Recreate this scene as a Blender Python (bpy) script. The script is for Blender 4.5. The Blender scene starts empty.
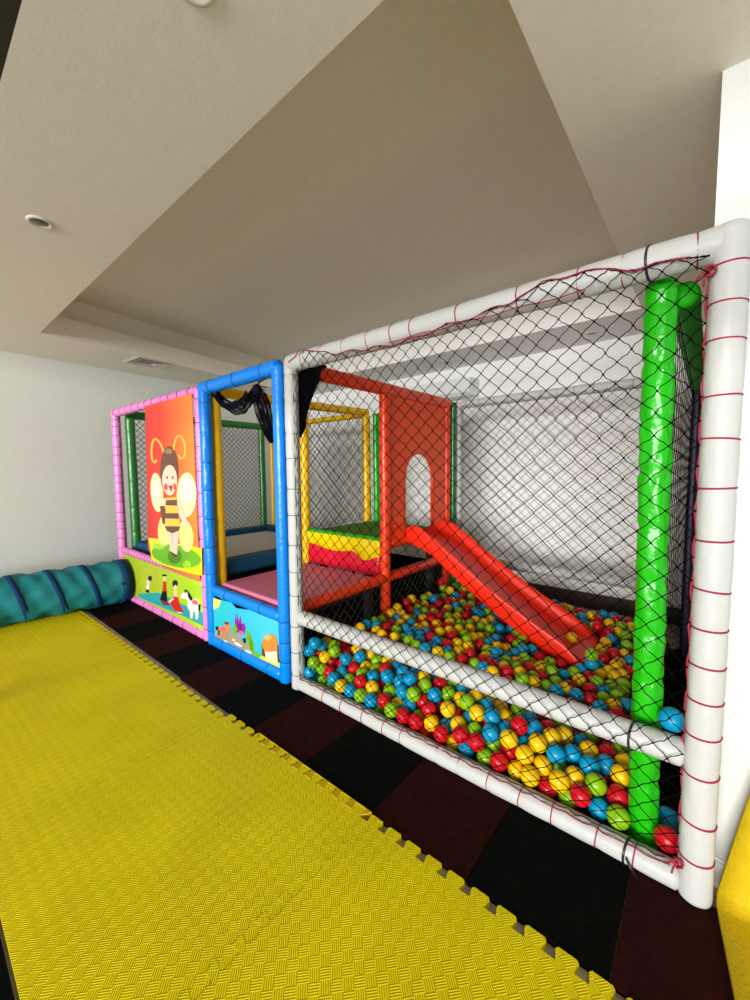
import bpy, math, random
from mathutils import Vector, Matrix, noise
PI = math.pi
scene = bpy.context.scene
COL = scene.collection
R_ = random.Random

BEE=[('lime',[(-4500,839),(-4246,853),(-3813,857),(-3361,866),(-3371,623),(-3599,606),(-3871,598),(-4170,597),(-4441,612)]),('leaf',[(-3379,750),(-3407,723),(-3463,697),(-3546,671),(-3653,649),(-3778,631),(-3914,620),(-4053,615),(-4184,619),(-4296,631),(-4379,650),(-4425,676),(-4428,706),(-4389,738),(-4312,768),(-4204,795),(-4076,816),(-3939,831),(-3802,837),(-3675,837),(-3564,830),(-3477,816),(-3415,797),(-3382,775)]),('leafdark',[(-3751,744),(-3760,720),(-3782,696),(-3816,675),(-3858,659),(-3904,648),(-3950,645),(-3991,650),(-4024,662),(-4043,681),(-4048,704),(-4038,729),(-4014,754),(-3978,775),(-3934,791),(-3888,801),(-3843,803),(-3804,797),(-3774,784),(-3755,766)]),('leaflight',[(-3573,693),(-3578,680),(-3590,667),(-3608,656),(-3629,647),(-3653,642),(-3677,640),(-3699,642),(-3715,649),(-3725,658),(-3728,670),(-3723,683),(-3711,695),(-3692,707),(-3670,715),(-3646,721),(-3622,722),(-3602,720),(-3586,713),(-3576,704)]),('leaflight',[(-4117,781),(-4133,769),(-4168,759),(-4216,751),(-4271,747),(-4325,747),(-4368,752),(-4395,761),(-4399,772),(-4382,783),(-4345,794),(-4294,801),(-4239,805),(-4187,804),(-4146,799),(-4122,791)]),('leaflight',[(-3847,796),(-3852,789),(-3864,782),(-3883,775),(-3907,769),(-3933,765),(-3960,762),(-3983,762),(-4002,765),(-4014,769),(-4017,775),(-4012,782),(-3999,789),(-3980,796),(-3955,802),(-3929,806),(-3903,808),(-3880,808),(-3862,806),(-3851,801)]),('cream',[(-4079,1331),(-4081,1277),(-4095,1226),(-4118,1182),(-4151,1149),(-4190,1130),(-4233,1126),(-4276,1138),(-4315,1165),(-4347,1205),(-4369,1256),(-4379,1312),(-4377,1369),(-4362,1421),(-4336,1465),(-4301,1497),(-4261,1514),(-4218,1516),(-4176,1501),(-4139,1473),(-4109,1433),(-4089,1384)]),('cream',[(-3411,1324),(-3424,1273),(-3448,1225),(-3482,1182),(-3524,1148),(-3572,1125),(-3623,1116),(-3672,1120),(-3716,1138),(-3753,1169),(-3779,1211),(-3792,1260),(-3790,1314),(-3776,1368),(-3748,1418),(-3711,1461),(-3665,1493),(-3616,1513),(-3567,1519),(-3520,1512),(-3478,1492),(-3445,1461),(-3422,1421),(-3410,1374)]),('pale',[(-3461,1371),(-3470,1335),(-3491,1302),(-3522,1275),(-3560,1257),(-3601,1249),(-3642,1253),(-3678,1268),(-3706,1294),(-3722,1327),(-3725,1364),(-3714,1401),(-3691,1435),(-3659,1462),(-3620,1479),(-3578,1485),(-3539,1479),(-3505,1463),(-3479,1438),(-3464,1406)]),('pale',[(-4157,1338),(-4165,1302),(-4181,1268),(-4203,1241),(-4229,1223),(-4256,1216),(-4282,1220),(-4305,1236),(-4321,1263),(-4329,1296),(-4329,1334),(-4320,1371),(-4303,1405),(-4280,1432),(-4254,1449),(-4227,1455),(-4202,1450),(-4180,1433),(-4165,1407),(-4157,1375)]),('honeylight',[(-3918,971),(-3936,921),(-3968,875),(-4011,836),(-4061,809),(-4114,796),(-4164,799),(-4206,819),(-4235,852),(-4249,897),(-4245,948),(-4225,1000),(-4190,1048),(-4144,1086),(-4093,1111),(-4041,1121),(-3993,1115),(-3954,1095),(-3927,1062),(-3915,1019)]),('honeylight',[(-3501,965),(-3503,920),(-3517,877),(-3543,841),(-3579,814),(-3622,799),(-3666,799),(-3709,813),(-3745,840),(-3771,879),(-3784,924),(-3782,971),(-3766,1015),(-3738,1052),(-3700,1078),(-3656,1090),(-3612,1089),(-3571,1073),(-3537,1045),(-3513,1008)]),('amber',[(-3995,1677),(-3999,1692),(-4006,1714),(-4015,1738),(-4027,1759),(-4044,1779),(-4064,1797),(-4085,1814),(-4107,1828),(-4130,1840),(-4155,1850),(-4185,1856),(-4218,1857),(-4246,1849),(-4267,1837),(-4285,1823),(-4299,1806),(-4309,1787),(-4316,1766),(-4321,1743),(-4324,1722),(-4325,1701),(-4325,1681),(-4322,1661),(-4314,1644),(-4299,1630),(-4278,1619),(-4254,1612),(-4224,1608),(-4196,1615),(-4183,1626),(-4174,1635),(-4168,1641),(-4213,1649),(-4219,1642),(-4227,1634),(-4234,1628),(-4229,1628),(-4229,1629),(-4242,1633),(-4256,1640),(-4266,1650),(-4272,1663),(-4275,1681),(-4276,1701),(-4274,1720),(-4272,1741),(-4267,1762),(-4261,1783),(-4252,1800),(-4239,1814),(-4225,1826),(-4211,1835),(-4201,1838),(-4195,1837),(-4182,1834),(-4163,1827),(-4144,1817),(-4125,1805),(-4105,1789),(-4086,1772),(-4071,1755),(-4060,1734),(-4051,1711),(-4044,1690),(-4039,1675)]),('amber',[(-3807,1669),(-3801,1688),(-3792,1715),(-3781,1744),(-3768,1769),(-3753,1790),(-3735,1811),(-3717,1827),(-3701,1836),(-3691,1838),(-3679,1837),(-3664,1833),(-3650,1825),(-3635,1814),(-3621,1798),(-3609,1779),(-3601,1761),(-3597,1743),(-3597,1724),(-3600,1706),(-3604,1691),(-3611,1678),(-3619,1668),(-3629,1660),(-3637,1656),(-3645,1654),(-3656,1654),(-3668,1656),(-3675,1657),(-3679,1660),(-3683,1667),(-3687,1676),(-3690,1682),(-3729,1679),(-3727,1673),(-3723,1663),(-3716,1653),(-3702,1644),(-3682,1638),(-3659,1636),(-3635,1637),(-3613,1642),(-3596,1650),(-3584,1660),(-3573,1673),(-3566,1687),(-3561,1704),(-3558,1723),(-3559,1743),(-3563,1763),(-3571,1783),(-3584,1802),(-3600,1821),(-3618,1835),(-3640,1846),(-3667,1854),(-3699,1856),(-3729,1851),(-3752,1837),(-3773,1819),(-3792,1797),(-3809,1775),(-3822,1748),(-3834,1719),(-3843,1691),(-3849,1673)]),('brown',[(-3734,1534),(-3745,1481),(-3766,1429),(-3796,1384),(-3833,1346),(-3876,1319),(-3923,1304),(-3970,1302),(-4015,1315),(-4054,1340),(-4087,1377),(-4109,1425),(-4120,1479),(-4120,1536),(-4107,1593),(-4083,1646),(-4050,1692),(-4010,1729),(-3965,1753),(-3919,1764),(-3873,1762),(-3831,1747),(-3794,1721),(-3765,1684),(-3744,1639),(-3734,1588)]),('tan',[(-3835,1714),(-3840,1707),(-3852,1700),(-3871,1695),(-3894,1692),(-3920,1692),(-3945,1694),(-3968,1698),(-3986,1705),(-3998,1712),(-4001,1720),(-3996,1728),(-3983,1734),(-3964,1739),(-3940,1742),(-3914,1742),(-3889,1740),(-3866,1735),(-3849,1729),(-3838,1722)]),('skin',[(-3761,1448),(-3770,1412),(-3789,1378),(-3817,1348),(-3852,1324),(-3891,1308),(-3933,1302),(-3975,1305),(-4013,1319),(-4045,1341),(-4068,1371),(-4081,1407),(-4083,1445),(-4072,1483),(-4052,1519),(-4022,1549),(-3985,1572),(-3944,1585),(-3902,1590),(-3862,1584),(-3826,1570),(-3796,1547),(-3775,1518),(-3763,1484)]),('rouge',[(-3964,1382),(-3969,1368),(-3982,1356),(-4000,1349),(-4019,1349),(-4036,1355),(-4047,1366),(-4050,1380),(-4044,1395),(-4030,1407),(-4012,1413),(-3993,1414),(-3977,1408),(-3966,1396)]),('rouge',[(-3786,1390),(-3790,1376),(-3800,1365),(-3813,1358),(-3827,1358),(-3839,1364),(-3846,1375),(-3848,1389),(-3843,1403),(-3833,1414),(-3820,1421),(-3806,1421),(-3795,1415),(-3787,1404)]),('brown',[(-3947,1472),(-3952,1463),(-3962,1458),(-3974,1458),(-3983,1463),(-3986,1472),(-3982,1480),(-3971,1485),(-3959,1485),(-3950,1480)]),('brown',[(-3830,1473),(-3834,1464),(-3844,1459),(-3856,1459),(-3864,1464),(-3867,1472),(-3863,1481),(-3853,1486),(-3841,1486),(-3832,1481)]),('rougedark',[(-3946,1394),(-3856,1400),(-3880,1353),(-3907,1342)]),('skin',[(-4094,1260),(-4018,1277),(-4035,1182),(-4138,1169)]),('brown',[(-4160,1190),(-4050,1199),(-4061,1017),(-4121,1021)]),('skin',[(-3789,1268),(-3736,1254),(-3635,1136),(-3581,1039),(-3641,1016),(-3759,1142)]),('skin',[(-4033,964),(-3935,955),(-3894,747),(-3963,764)]),('skin',[(-3914,949),(-3775,984),(-3834,747),(-3895,735)]),('brown',[(-3963,764),(-3834,747),(-3864,722),(-3915,726)]),('honey',[(-4025,1277),(-3790,1293),(-3757,1170),(-3741,1021),(-4063,996),(-4032,1154)]),('brown',[(-4007,1253),(-3780,1269),(-3776,1213),(-4026,1206)]),('brown',[(-4041,1127),(-3756,1146),(-3755,1092),(-4061,1076)]),('brown',[(-4066,999),(-3741,1024),(-3776,979),(-3911,943),(-4027,959)])]
FARM=[('limedark',[(-4344,393),(-4363,334),(-4405,276),(-4466,224),(-4543,182),(-4627,156),(-4711,148),(-4786,160),(-4843,192),(-4877,240),(-4883,299),(-4860,363),(-4812,424),(-4744,477),(-4663,516),(-4578,537),(-4498,540),(-4430,525),(-4379,493),(-4349,448)]),('teal',[(-4960,141),(-4603,223),(-4367,269),(-3879,258),(-3437,264),(-3426,140),(-3819,143),(-4274,126),(-4932,107)]),('leaflight',[(-3420,463),(-3431,442),(-3459,420),(-3502,397),(-3557,377),(-3618,361),(-3680,352),(-3737,350),(-3782,355),(-3810,368),(-3819,387),(-3806,409),(-3774,434),(-3727,457),(-3669,477),(-3606,491),(-3546,499),(-3493,500),(-3452,494),(-3427,481)]),('skin',[(-4607,335),(-4616,316),(-4636,299),(-4661,290),(-4685,290),(-4702,300),(-4707,317),(-4697,336),(-4677,353),(-4652,362),(-4628,361),(-4611,351)]),('black',[(-4540,393),(-4550,377),(-4571,362),(-4599,354),(-4626,353),(-4645,361),(-4650,375),(-4641,391),(-4619,406),(-4591,414),(-4564,415),(-4546,407)]),('white',[(-4629,281),(-4636,267),(-4653,254),(-4676,247),(-4697,246),(-4712,253),(-4716,265),(-4709,279),(-4691,291),(-4669,299),(-4648,299),(-4633,293)]),('black',[(-4730,234),(-4636,252),(-4646,215),(-4727,205)]),('black',[(-4166,488),(-4175,482),(-4197,474),(-4227,468),(-4257,464),(-4278,464),(-4286,469),(-4277,475),(-4255,483),(-4224,489),(-4195,493),(-4174,492)]),('skin',[(-4200,448),(-4205,435),(-4216,425),(-4230,419),(-4243,420),(-4252,427),(-4254,438),(-4249,451),(-4238,462),(-4224,467),(-4211,466),(-4202,459)]),('red',[(-4260,408),(-4192,420),(-4193,320),(-4286,303)]),('black',[(-4294,301),(-4193,320),(-4185,199),(-4297,163),(-4361,198)]),('maroon',[(-4361,198),(-4158,210),(-4135,180),(-4297,157)]),('black',[(-3927,446),(-3937,427),(-3960,409),(-3990,399),(-4020,398),(-4041,408),(-4048,425),(-4037,445),(-4014,462),(-3983,472),(-3953,473),(-3933,463)]),('skin',[(-3946,401),(-3952,386),(-3966,372),(-3984,365),(-4001,366),(-4013,374),(-4016,388),(-4010,404),(-3996,418),(-3978,425),(-3961,424),(-3949,415)]),('skin',[(-4020,354),(-3959,369),(-3958,309),(-4021,296)]),('red',[(-4038,299),(-3946,310),(-3900,237),(-3820,181),(-4011,153),(-4144,217)]),('skin',[(-4157,222),(-4032,288),(-4024,273),(-4132,210)]),('white',[(-4011,153),(-3820,181),(-3913,155)]),('white',[(-3517,298),(-3541,275),(-3575,254),(-3615,238),(-3656,229),(-3693,228),(-3722,236),(-3738,251),(-3739,272),(-3726,296),(-3700,320),(-3664,341),(-3624,356),(-3583,364),(-3548,364),(-3521,356),(-3506,341),(-3505,321)]),('white',[(-3874,354),(-3748,406),(-3652,355),(-3669,286),(-3755,328),(-3868,316)]),('white',[(-3695,248),(-3629,241),(-3654,160),(-3692,157)]),('white',[(-3595,260),(-3526,286),(-3543,187),(-3588,171)]),('rosy',[(-3526,332),(-3544,320),(-3573,313),(-3604,312),(-3630,316),(-3642,326),(-3638,338),(-3619,350),(-3590,357),(-3559,358),(-3534,353),(-3522,344)]),('black',[(-3729,415),(-3681,392),(-3628,349),(-3665,328),(-3716,358)]),('black',[(-3784,413),(-3735,422),(-3749,389),(-3782,388)]),('black',[(-3522,329),(-3488,336),(-3503,265),(-3523,276)]),('black',[(-3840,360),(-3843,356),(-3850,353),(-3857,353),(-3859,357),(-3856,361),(-3849,364),(-3843,364)])]
SEA=[('sun',[(-3308,442),(-3203,441),(-3129,445),(-3171,379),(-3309,309)]),('sand',[(-3306,98),(-3131,172),(-2951,209),(-2803,193),(-2652,103),(-2908,96)]),('white',[(-2831,130),(-2840,125),(-2859,122),(-2884,121),(-2910,121),(-2932,124),(-2946,128),(-2948,133),(-2938,138),(-2919,141),(-2893,142),(-2867,141),(-2846,139),(-2833,135)]),('white',[(-2703,111),(-2711,107),(-2725,104),(-2743,102),(-2761,102),(-2777,105),(-2785,109),(-2786,114),(-2778,118),(-2764,121),(-2745,123),(-2727,122),(-2712,120),(-2704,116)]),('white',[(-3048,103),(-3056,99),(-3070,95),(-3087,93),(-3103,93),(-3113,96),(-3115,100),(-3107,105),(-3092,109),(-3075,111),(-3059,110),(-3050,108)]),('white',[(-2933,152),(-2939,148),(-2948,145),(-2960,143),(-2971,144),(-2977,146),(-2977,150),(-2972,154),(-2962,157),(-2950,159),(-2940,158),(-2933,156)]),('leaf',[(-2675,96),(-2650,140),(-2561,142),(-2475,144),(-2562,108)]),('limeb',[(-2592,106),(-2561,142),(-2322,144),(-2324,110)]),('purple',[(-2928,248),(-2913,374),(-2890,319),(-2885,395),(-2860,326),(-2837,383),(-2825,317),(-2786,335),(-2768,303),(-2784,249),(-2867,217)]),('rosy',[(-2793,251),(-2799,240),(-2815,229),(-2837,221),(-2859,217),(-2874,220),(-2879,228),(-2873,239),(-2856,250),(-2835,258),(-2813,261),(-2798,259)]),('purpledark',[(-2869,305),(-2820,318),(-2818,272),(-2870,263)]),('leaf',[(-2970,233),(-2925,292),(-2889,263),(-2909,211),(-2952,204)]),('leaf',[(-2762,204),(-2749,294),(-2704,265),(-2662,204),(-2654,116),(-2712,136)]),('leafdark',[(-2720,252),(-2688,215),(-2673,138),(-2703,147)]),('black',[(-2819,198),(-2770,216),(-2772,173),(-2796,171)]),('brownlight',[(-2990,234),(-2995,221),(-3013,206),(-3042,189),(-3078,174),(-3117,161),(-3156,153),(-3188,151),(-3210,154),(-3218,163),(-3212,177),(-3193,193),(-3162,210),(-3125,225),(-3085,237),(-3048,244),(-3018,246),(-2998,243)]),('brownlight',[(-3078,268),(-3024,289),(-2992,247),(-3012,203),(-3075,196)]),('rosy',[(-3055,216),(-3061,205),(-3077,194),(-3099,184),(-3124,177),(-3146,176),(-3161,179),(-3166,188),(-3160,199),(-3144,210),(-3121,220),(-3096,226),(-3075,228),(-3060,224)]),('black',[(-3237,193),(-3187,207),(-3182,174),(-3224,166)]),('brown',[(-3087,271),(-3012,285),(-3026,262),(-3070,256)]),('brownlight',[(-3150,157),(-3122,165),(-3131,115),(-3157,116)]),('brownlight',[(-3080,176),(-3047,184),(-3062,122),(-3087,123)]),('brown',[(-3190,172),(-3158,175),(-3174,131),(-3197,130)]),('brown',[(-2549,236),(-2511,273),(-2517,140),(-2553,142)]),('brown',[(-2372,277),(-2333,271),(-2322,157),(-2365,148)]),('cream',[(-2515,193),(-2361,229),(-2358,139),(-2497,121)]),('orange',[(-2358,281),(-2368,259),(-2383,238),(-2404,219),(-2429,203),(-2455,192),(-2482,186),(-2505,187),(-2525,195),(-2538,208),(-2543,226),(-2541,247),(-2531,269),(-2515,291),(-2493,310),(-2467,326),(-2441,336),(-2415,340),(-2392,339),(-2374,331),(-2362,318),(-2357,301)]),('orangelight',[(-2419,315),(-2425,304),(-2438,293),(-2457,284),(-2479,278),(-2498,277),(-2511,281),(-2516,289),(-2510,299),(-2496,310),(-2477,319),(-2455,325),(-2436,326),(-2424,322)]),('orange',[(-2534,231),(-2470,232),(-2459,183),(-2415,243),(-2360,246),(-2348,216),(-2359,280)]),('white',[(-2408,203),(-2412,196),(-2422,189),(-2437,182),(-2453,177),(-2468,175),(-2478,177),(-2481,181),(-2477,187),(-2467,195),(-2452,201),(-2436,206),(-2421,208),(-2412,207)])]
SEA_EDGE=[(-3308,442),(-3203,441),(-2969,461),(-2903,428),(-2693,457),(-2632,466),(-2515,479),(-2318,466),(-2324,110),(-2592,106),(-2908,96),(-3330,95)]
BALLS=(
0,-85,58,141,3,-90,181,129,2,-243,58,136,0,-258,142,161,3,-317,91,108,0,-381,58,153,2,-338,125,183,1,-258,214,207,0,-232,237,129,1,-467,61,169,2,-435,91,95,1,-422,133,167,
3,-378,198,202,1,-257,314,204,0,-520,85,94,3,-325,264,192,1,-591,58,132,3,-511,167,213,1,-559,134,151,3,-456,231,200,0,-334,348,189,1,-402,297,204,2,-512,204,137,1,-636,113,180,
1,-664,91,102,2,-286,419,189,1,-595,173,224,0,-737,58,132,1,-554,247,230,1,-714,118,222,3,-662,193,176,3,-453,370,183,1,-517,322,213,0,-723,144,141,2,-817,83,98,0,-695,204,254,
0,-858,66,170,3,-807,121,210,3,-641,265,227,2,-430,452,187,0,-600,336,205,3,-763,202,202,2,-806,159,134,0,-943,63,173,2,-544,402,201,2,-709,265,175,3,-921,85,93,3,-832,191,250,
2,-903,138,172,3,-689,335,219,1,-798,278,215,0,-1054,58,132,1,-1004,101,79,0,-862,232,181,1,-916,194,235,1,-993,132,171,2,-763,377,216,3,-967,213,170,3,-902,283,237,1,-1133,89,143,
3,-1069,142,123,2,-993,227,250,1,-850,346,214,1,-1080,172,202,0,-1216,58,132,0,-1172,90,66,0,-1048,230,149,1,-982,312,245,0,-1186,149,172,0,-1301,58,132,1,-933,377,218,1,-1055,277,220,
2,-1244,135,108,3,-448,804,151,3,-1192,217,223,2,-1288,143,225,2,-1386,58,132,1,-392,891,143,2,-1140,284,219,3,-334,953,136,0,-1255,199,169,3,-1319,145,146,3,-1079,358,226,2,-1272,240,242,
3,-1383,162,200,0,-514,882,139,0,-1464,90,146,1,-1401,141,120,3,-582,835,163,0,-1215,319,239,2,-395,1013,141,2,-1160,382,224,3,-1542,58,132,3,-680,786,175,3,-1369,224,258,2,-1516,99,62,
1,-1326,305,244,2,-857,697,226,2,-1484,171,160,0,-1378,270,187,2,-1627,58,132,3,-1442,221,214,1,-654,879,157,1,-809,760,195,2,-381,1115,127,1,-1584,120,173,3,-473,1046,131,0,-541,997,140,
2,-757,820,164,1,-1015,617,250,3,-1528,198,232,3,-1314,386,221,1,-1577,158,97,3,-1712,58,132,0,-1669,107,187,3,-1403,341,237,0,-963,718,230,2,-1524,247,161,3,-1476,297,235,2,-724,928,154,
1,-903,786,215,2,-841,838,186,2,-453,1160,121,3,-1633,184,199,2,-388,1220,127,2,-523,1113,146,3,-1091,654,242,1,-1797,58,132,0,-1588,259,233,0,-1607,243,143,0,-807,914,170,1,-620,1077,141,
2,-1718,177,190,3,-1551,336,229,1,-1010,788,219,0,-1076,738,237,3,-1880,72,149,0,-887,909,200,2,-1667,262,201,2,-1802,143,135,2,-1170,684,231,2,-961,857,208,1,-452,1277,138,0,-576,1179,134,
2,-775,1020,173,3,-720,1076,142,2,-580,1220,275,1,-852,985,183,2,-1914,89,73,1,-411,1351,134,1,-1635,346,240,2,-669,1146,147,1,-1751,255,194,3,-1088,821,224,1,-540,1270,127,0,-1155,768,225,
3,-1883,156,158,0,-1823,210,183,3,-585,1257,198,0,-1955,111,152,3,-2045,58,350,2,-1333,643,245,0,-381,1431,134,2,-1040,890,210,2,-1717,326,227,2,-1999,88,82,3,-645,1228,145,1,-503,1346,135,
2,-1954,153,286,1,-986,954,195,3,-1893,201,230,2,-2062,58,208,3,-1820,270,244,1,-860,1067,162,3,-2100,58,285,1,-2018,125,237,1,-463,1419,155,1,-1419,632,258,3,-2100,58,132,0,-1251,781,239,
1,-1167,852,219,2,-2041,116,150,2,-959,1035,201,2,-826,1145,169,0,-1946,213,164,3,-2062,131,310,1,-1881,272,184,3,-1117,918,237,1,-1798,352,235,3,-1068,978,199,3,-1392,711,242,3,-2100,109,64,
3,-1515,622,260,3,-572,1397,131,2,-2015,212,286,1,-1890,315,257,0,-2027,194,182,1,-458,1503,144,1,-1338,777,235,0,-2100,146,235,3,-398,1562,155,3,-1041,1058,200,0,-905,1175,171,2,-1197,944,224,
0,-557,1478,153,1,-1306,864,245,0,-1965,314,217,1,-2100,218,280,3,-1515,705,243,2,-1607,635,253,3,-1012,1137,213,1,-1156,1021,234,0,-1438,788,251,1,-2058,273,184,0,-505,1581,168,1,-440,1636,161,
1,-1392,859,248,1,-1119,1092,205,3,-972,1225,192,0,-2043,336,243,0,-1274,980,230,3,-1523,790,250,2,-1353,935,257,2,-1686,667,256,3,-1233,1057,227,2,-1070,1199,210,1,-587,1605,171,3,-1640,738,246,
2,-447,1752,186,1,-1347,1019,251,0,-1601,824,247,3,-1216,1150,231,1,-1817,660,250,2,-1069,1292,216,3,-1736,742,251,0,-1488,955,246,1,-580,1708,187,1,-1902,613,261,0,-1141,1246,216,1,-1328,1100,230,
3,-1685,811,244,2,-1428,1044,243,3,-555,1790,195,2,-1315,1182,211,1,-1596,957,250,2,-476,1893,204,2,-1136,1344,223,1,-1981,644,263,1,-2085,567,286,3,-1692,895,243,3,-1765,839,247,1,-1558,1034,246,
2,-1884,772,254,0,-1954,725,266,2,-1318,1267,245,2,-441,2000,209,1,-1516,1108,246,1,-1446,1173,245,0,-588,1888,212,3,-1850,850,245,3,-1269,1336,241,3,-2100,651,282,3,-1199,1401,230,1,-535,1954,202,
3,-2037,707,270,1,-1779,923,246,2,-1403,1266,241,1,-1770,1008,242,2,-1546,1209,252,2,-527,2061,221,1,-1702,1083,249,3,-1327,1397,232,1,-465,2118,210,0,-679,1942,217,0,-2002,842,251,2,-2100,765,273,
2,-1497,1278,241,1,-1946,907,248,3,-1879,966,251,1,-1411,1365,247,1,-1635,1186,249,1,-616,2059,220,2,-2100,850,262,0,-1782,1127,255,1,-727,2003,181,1,-1496,1371,243,1,-1400,1457,244,3,-2018,951,260,
0,-573,2157,230,1,-1954,1007,255,1,-1867,1127,244,2,-1697,1271,254,3,-1395,1546,245,0,-1773,1233,249,1,-2032,1033,279,1,-1657,1346,244,)
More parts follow.
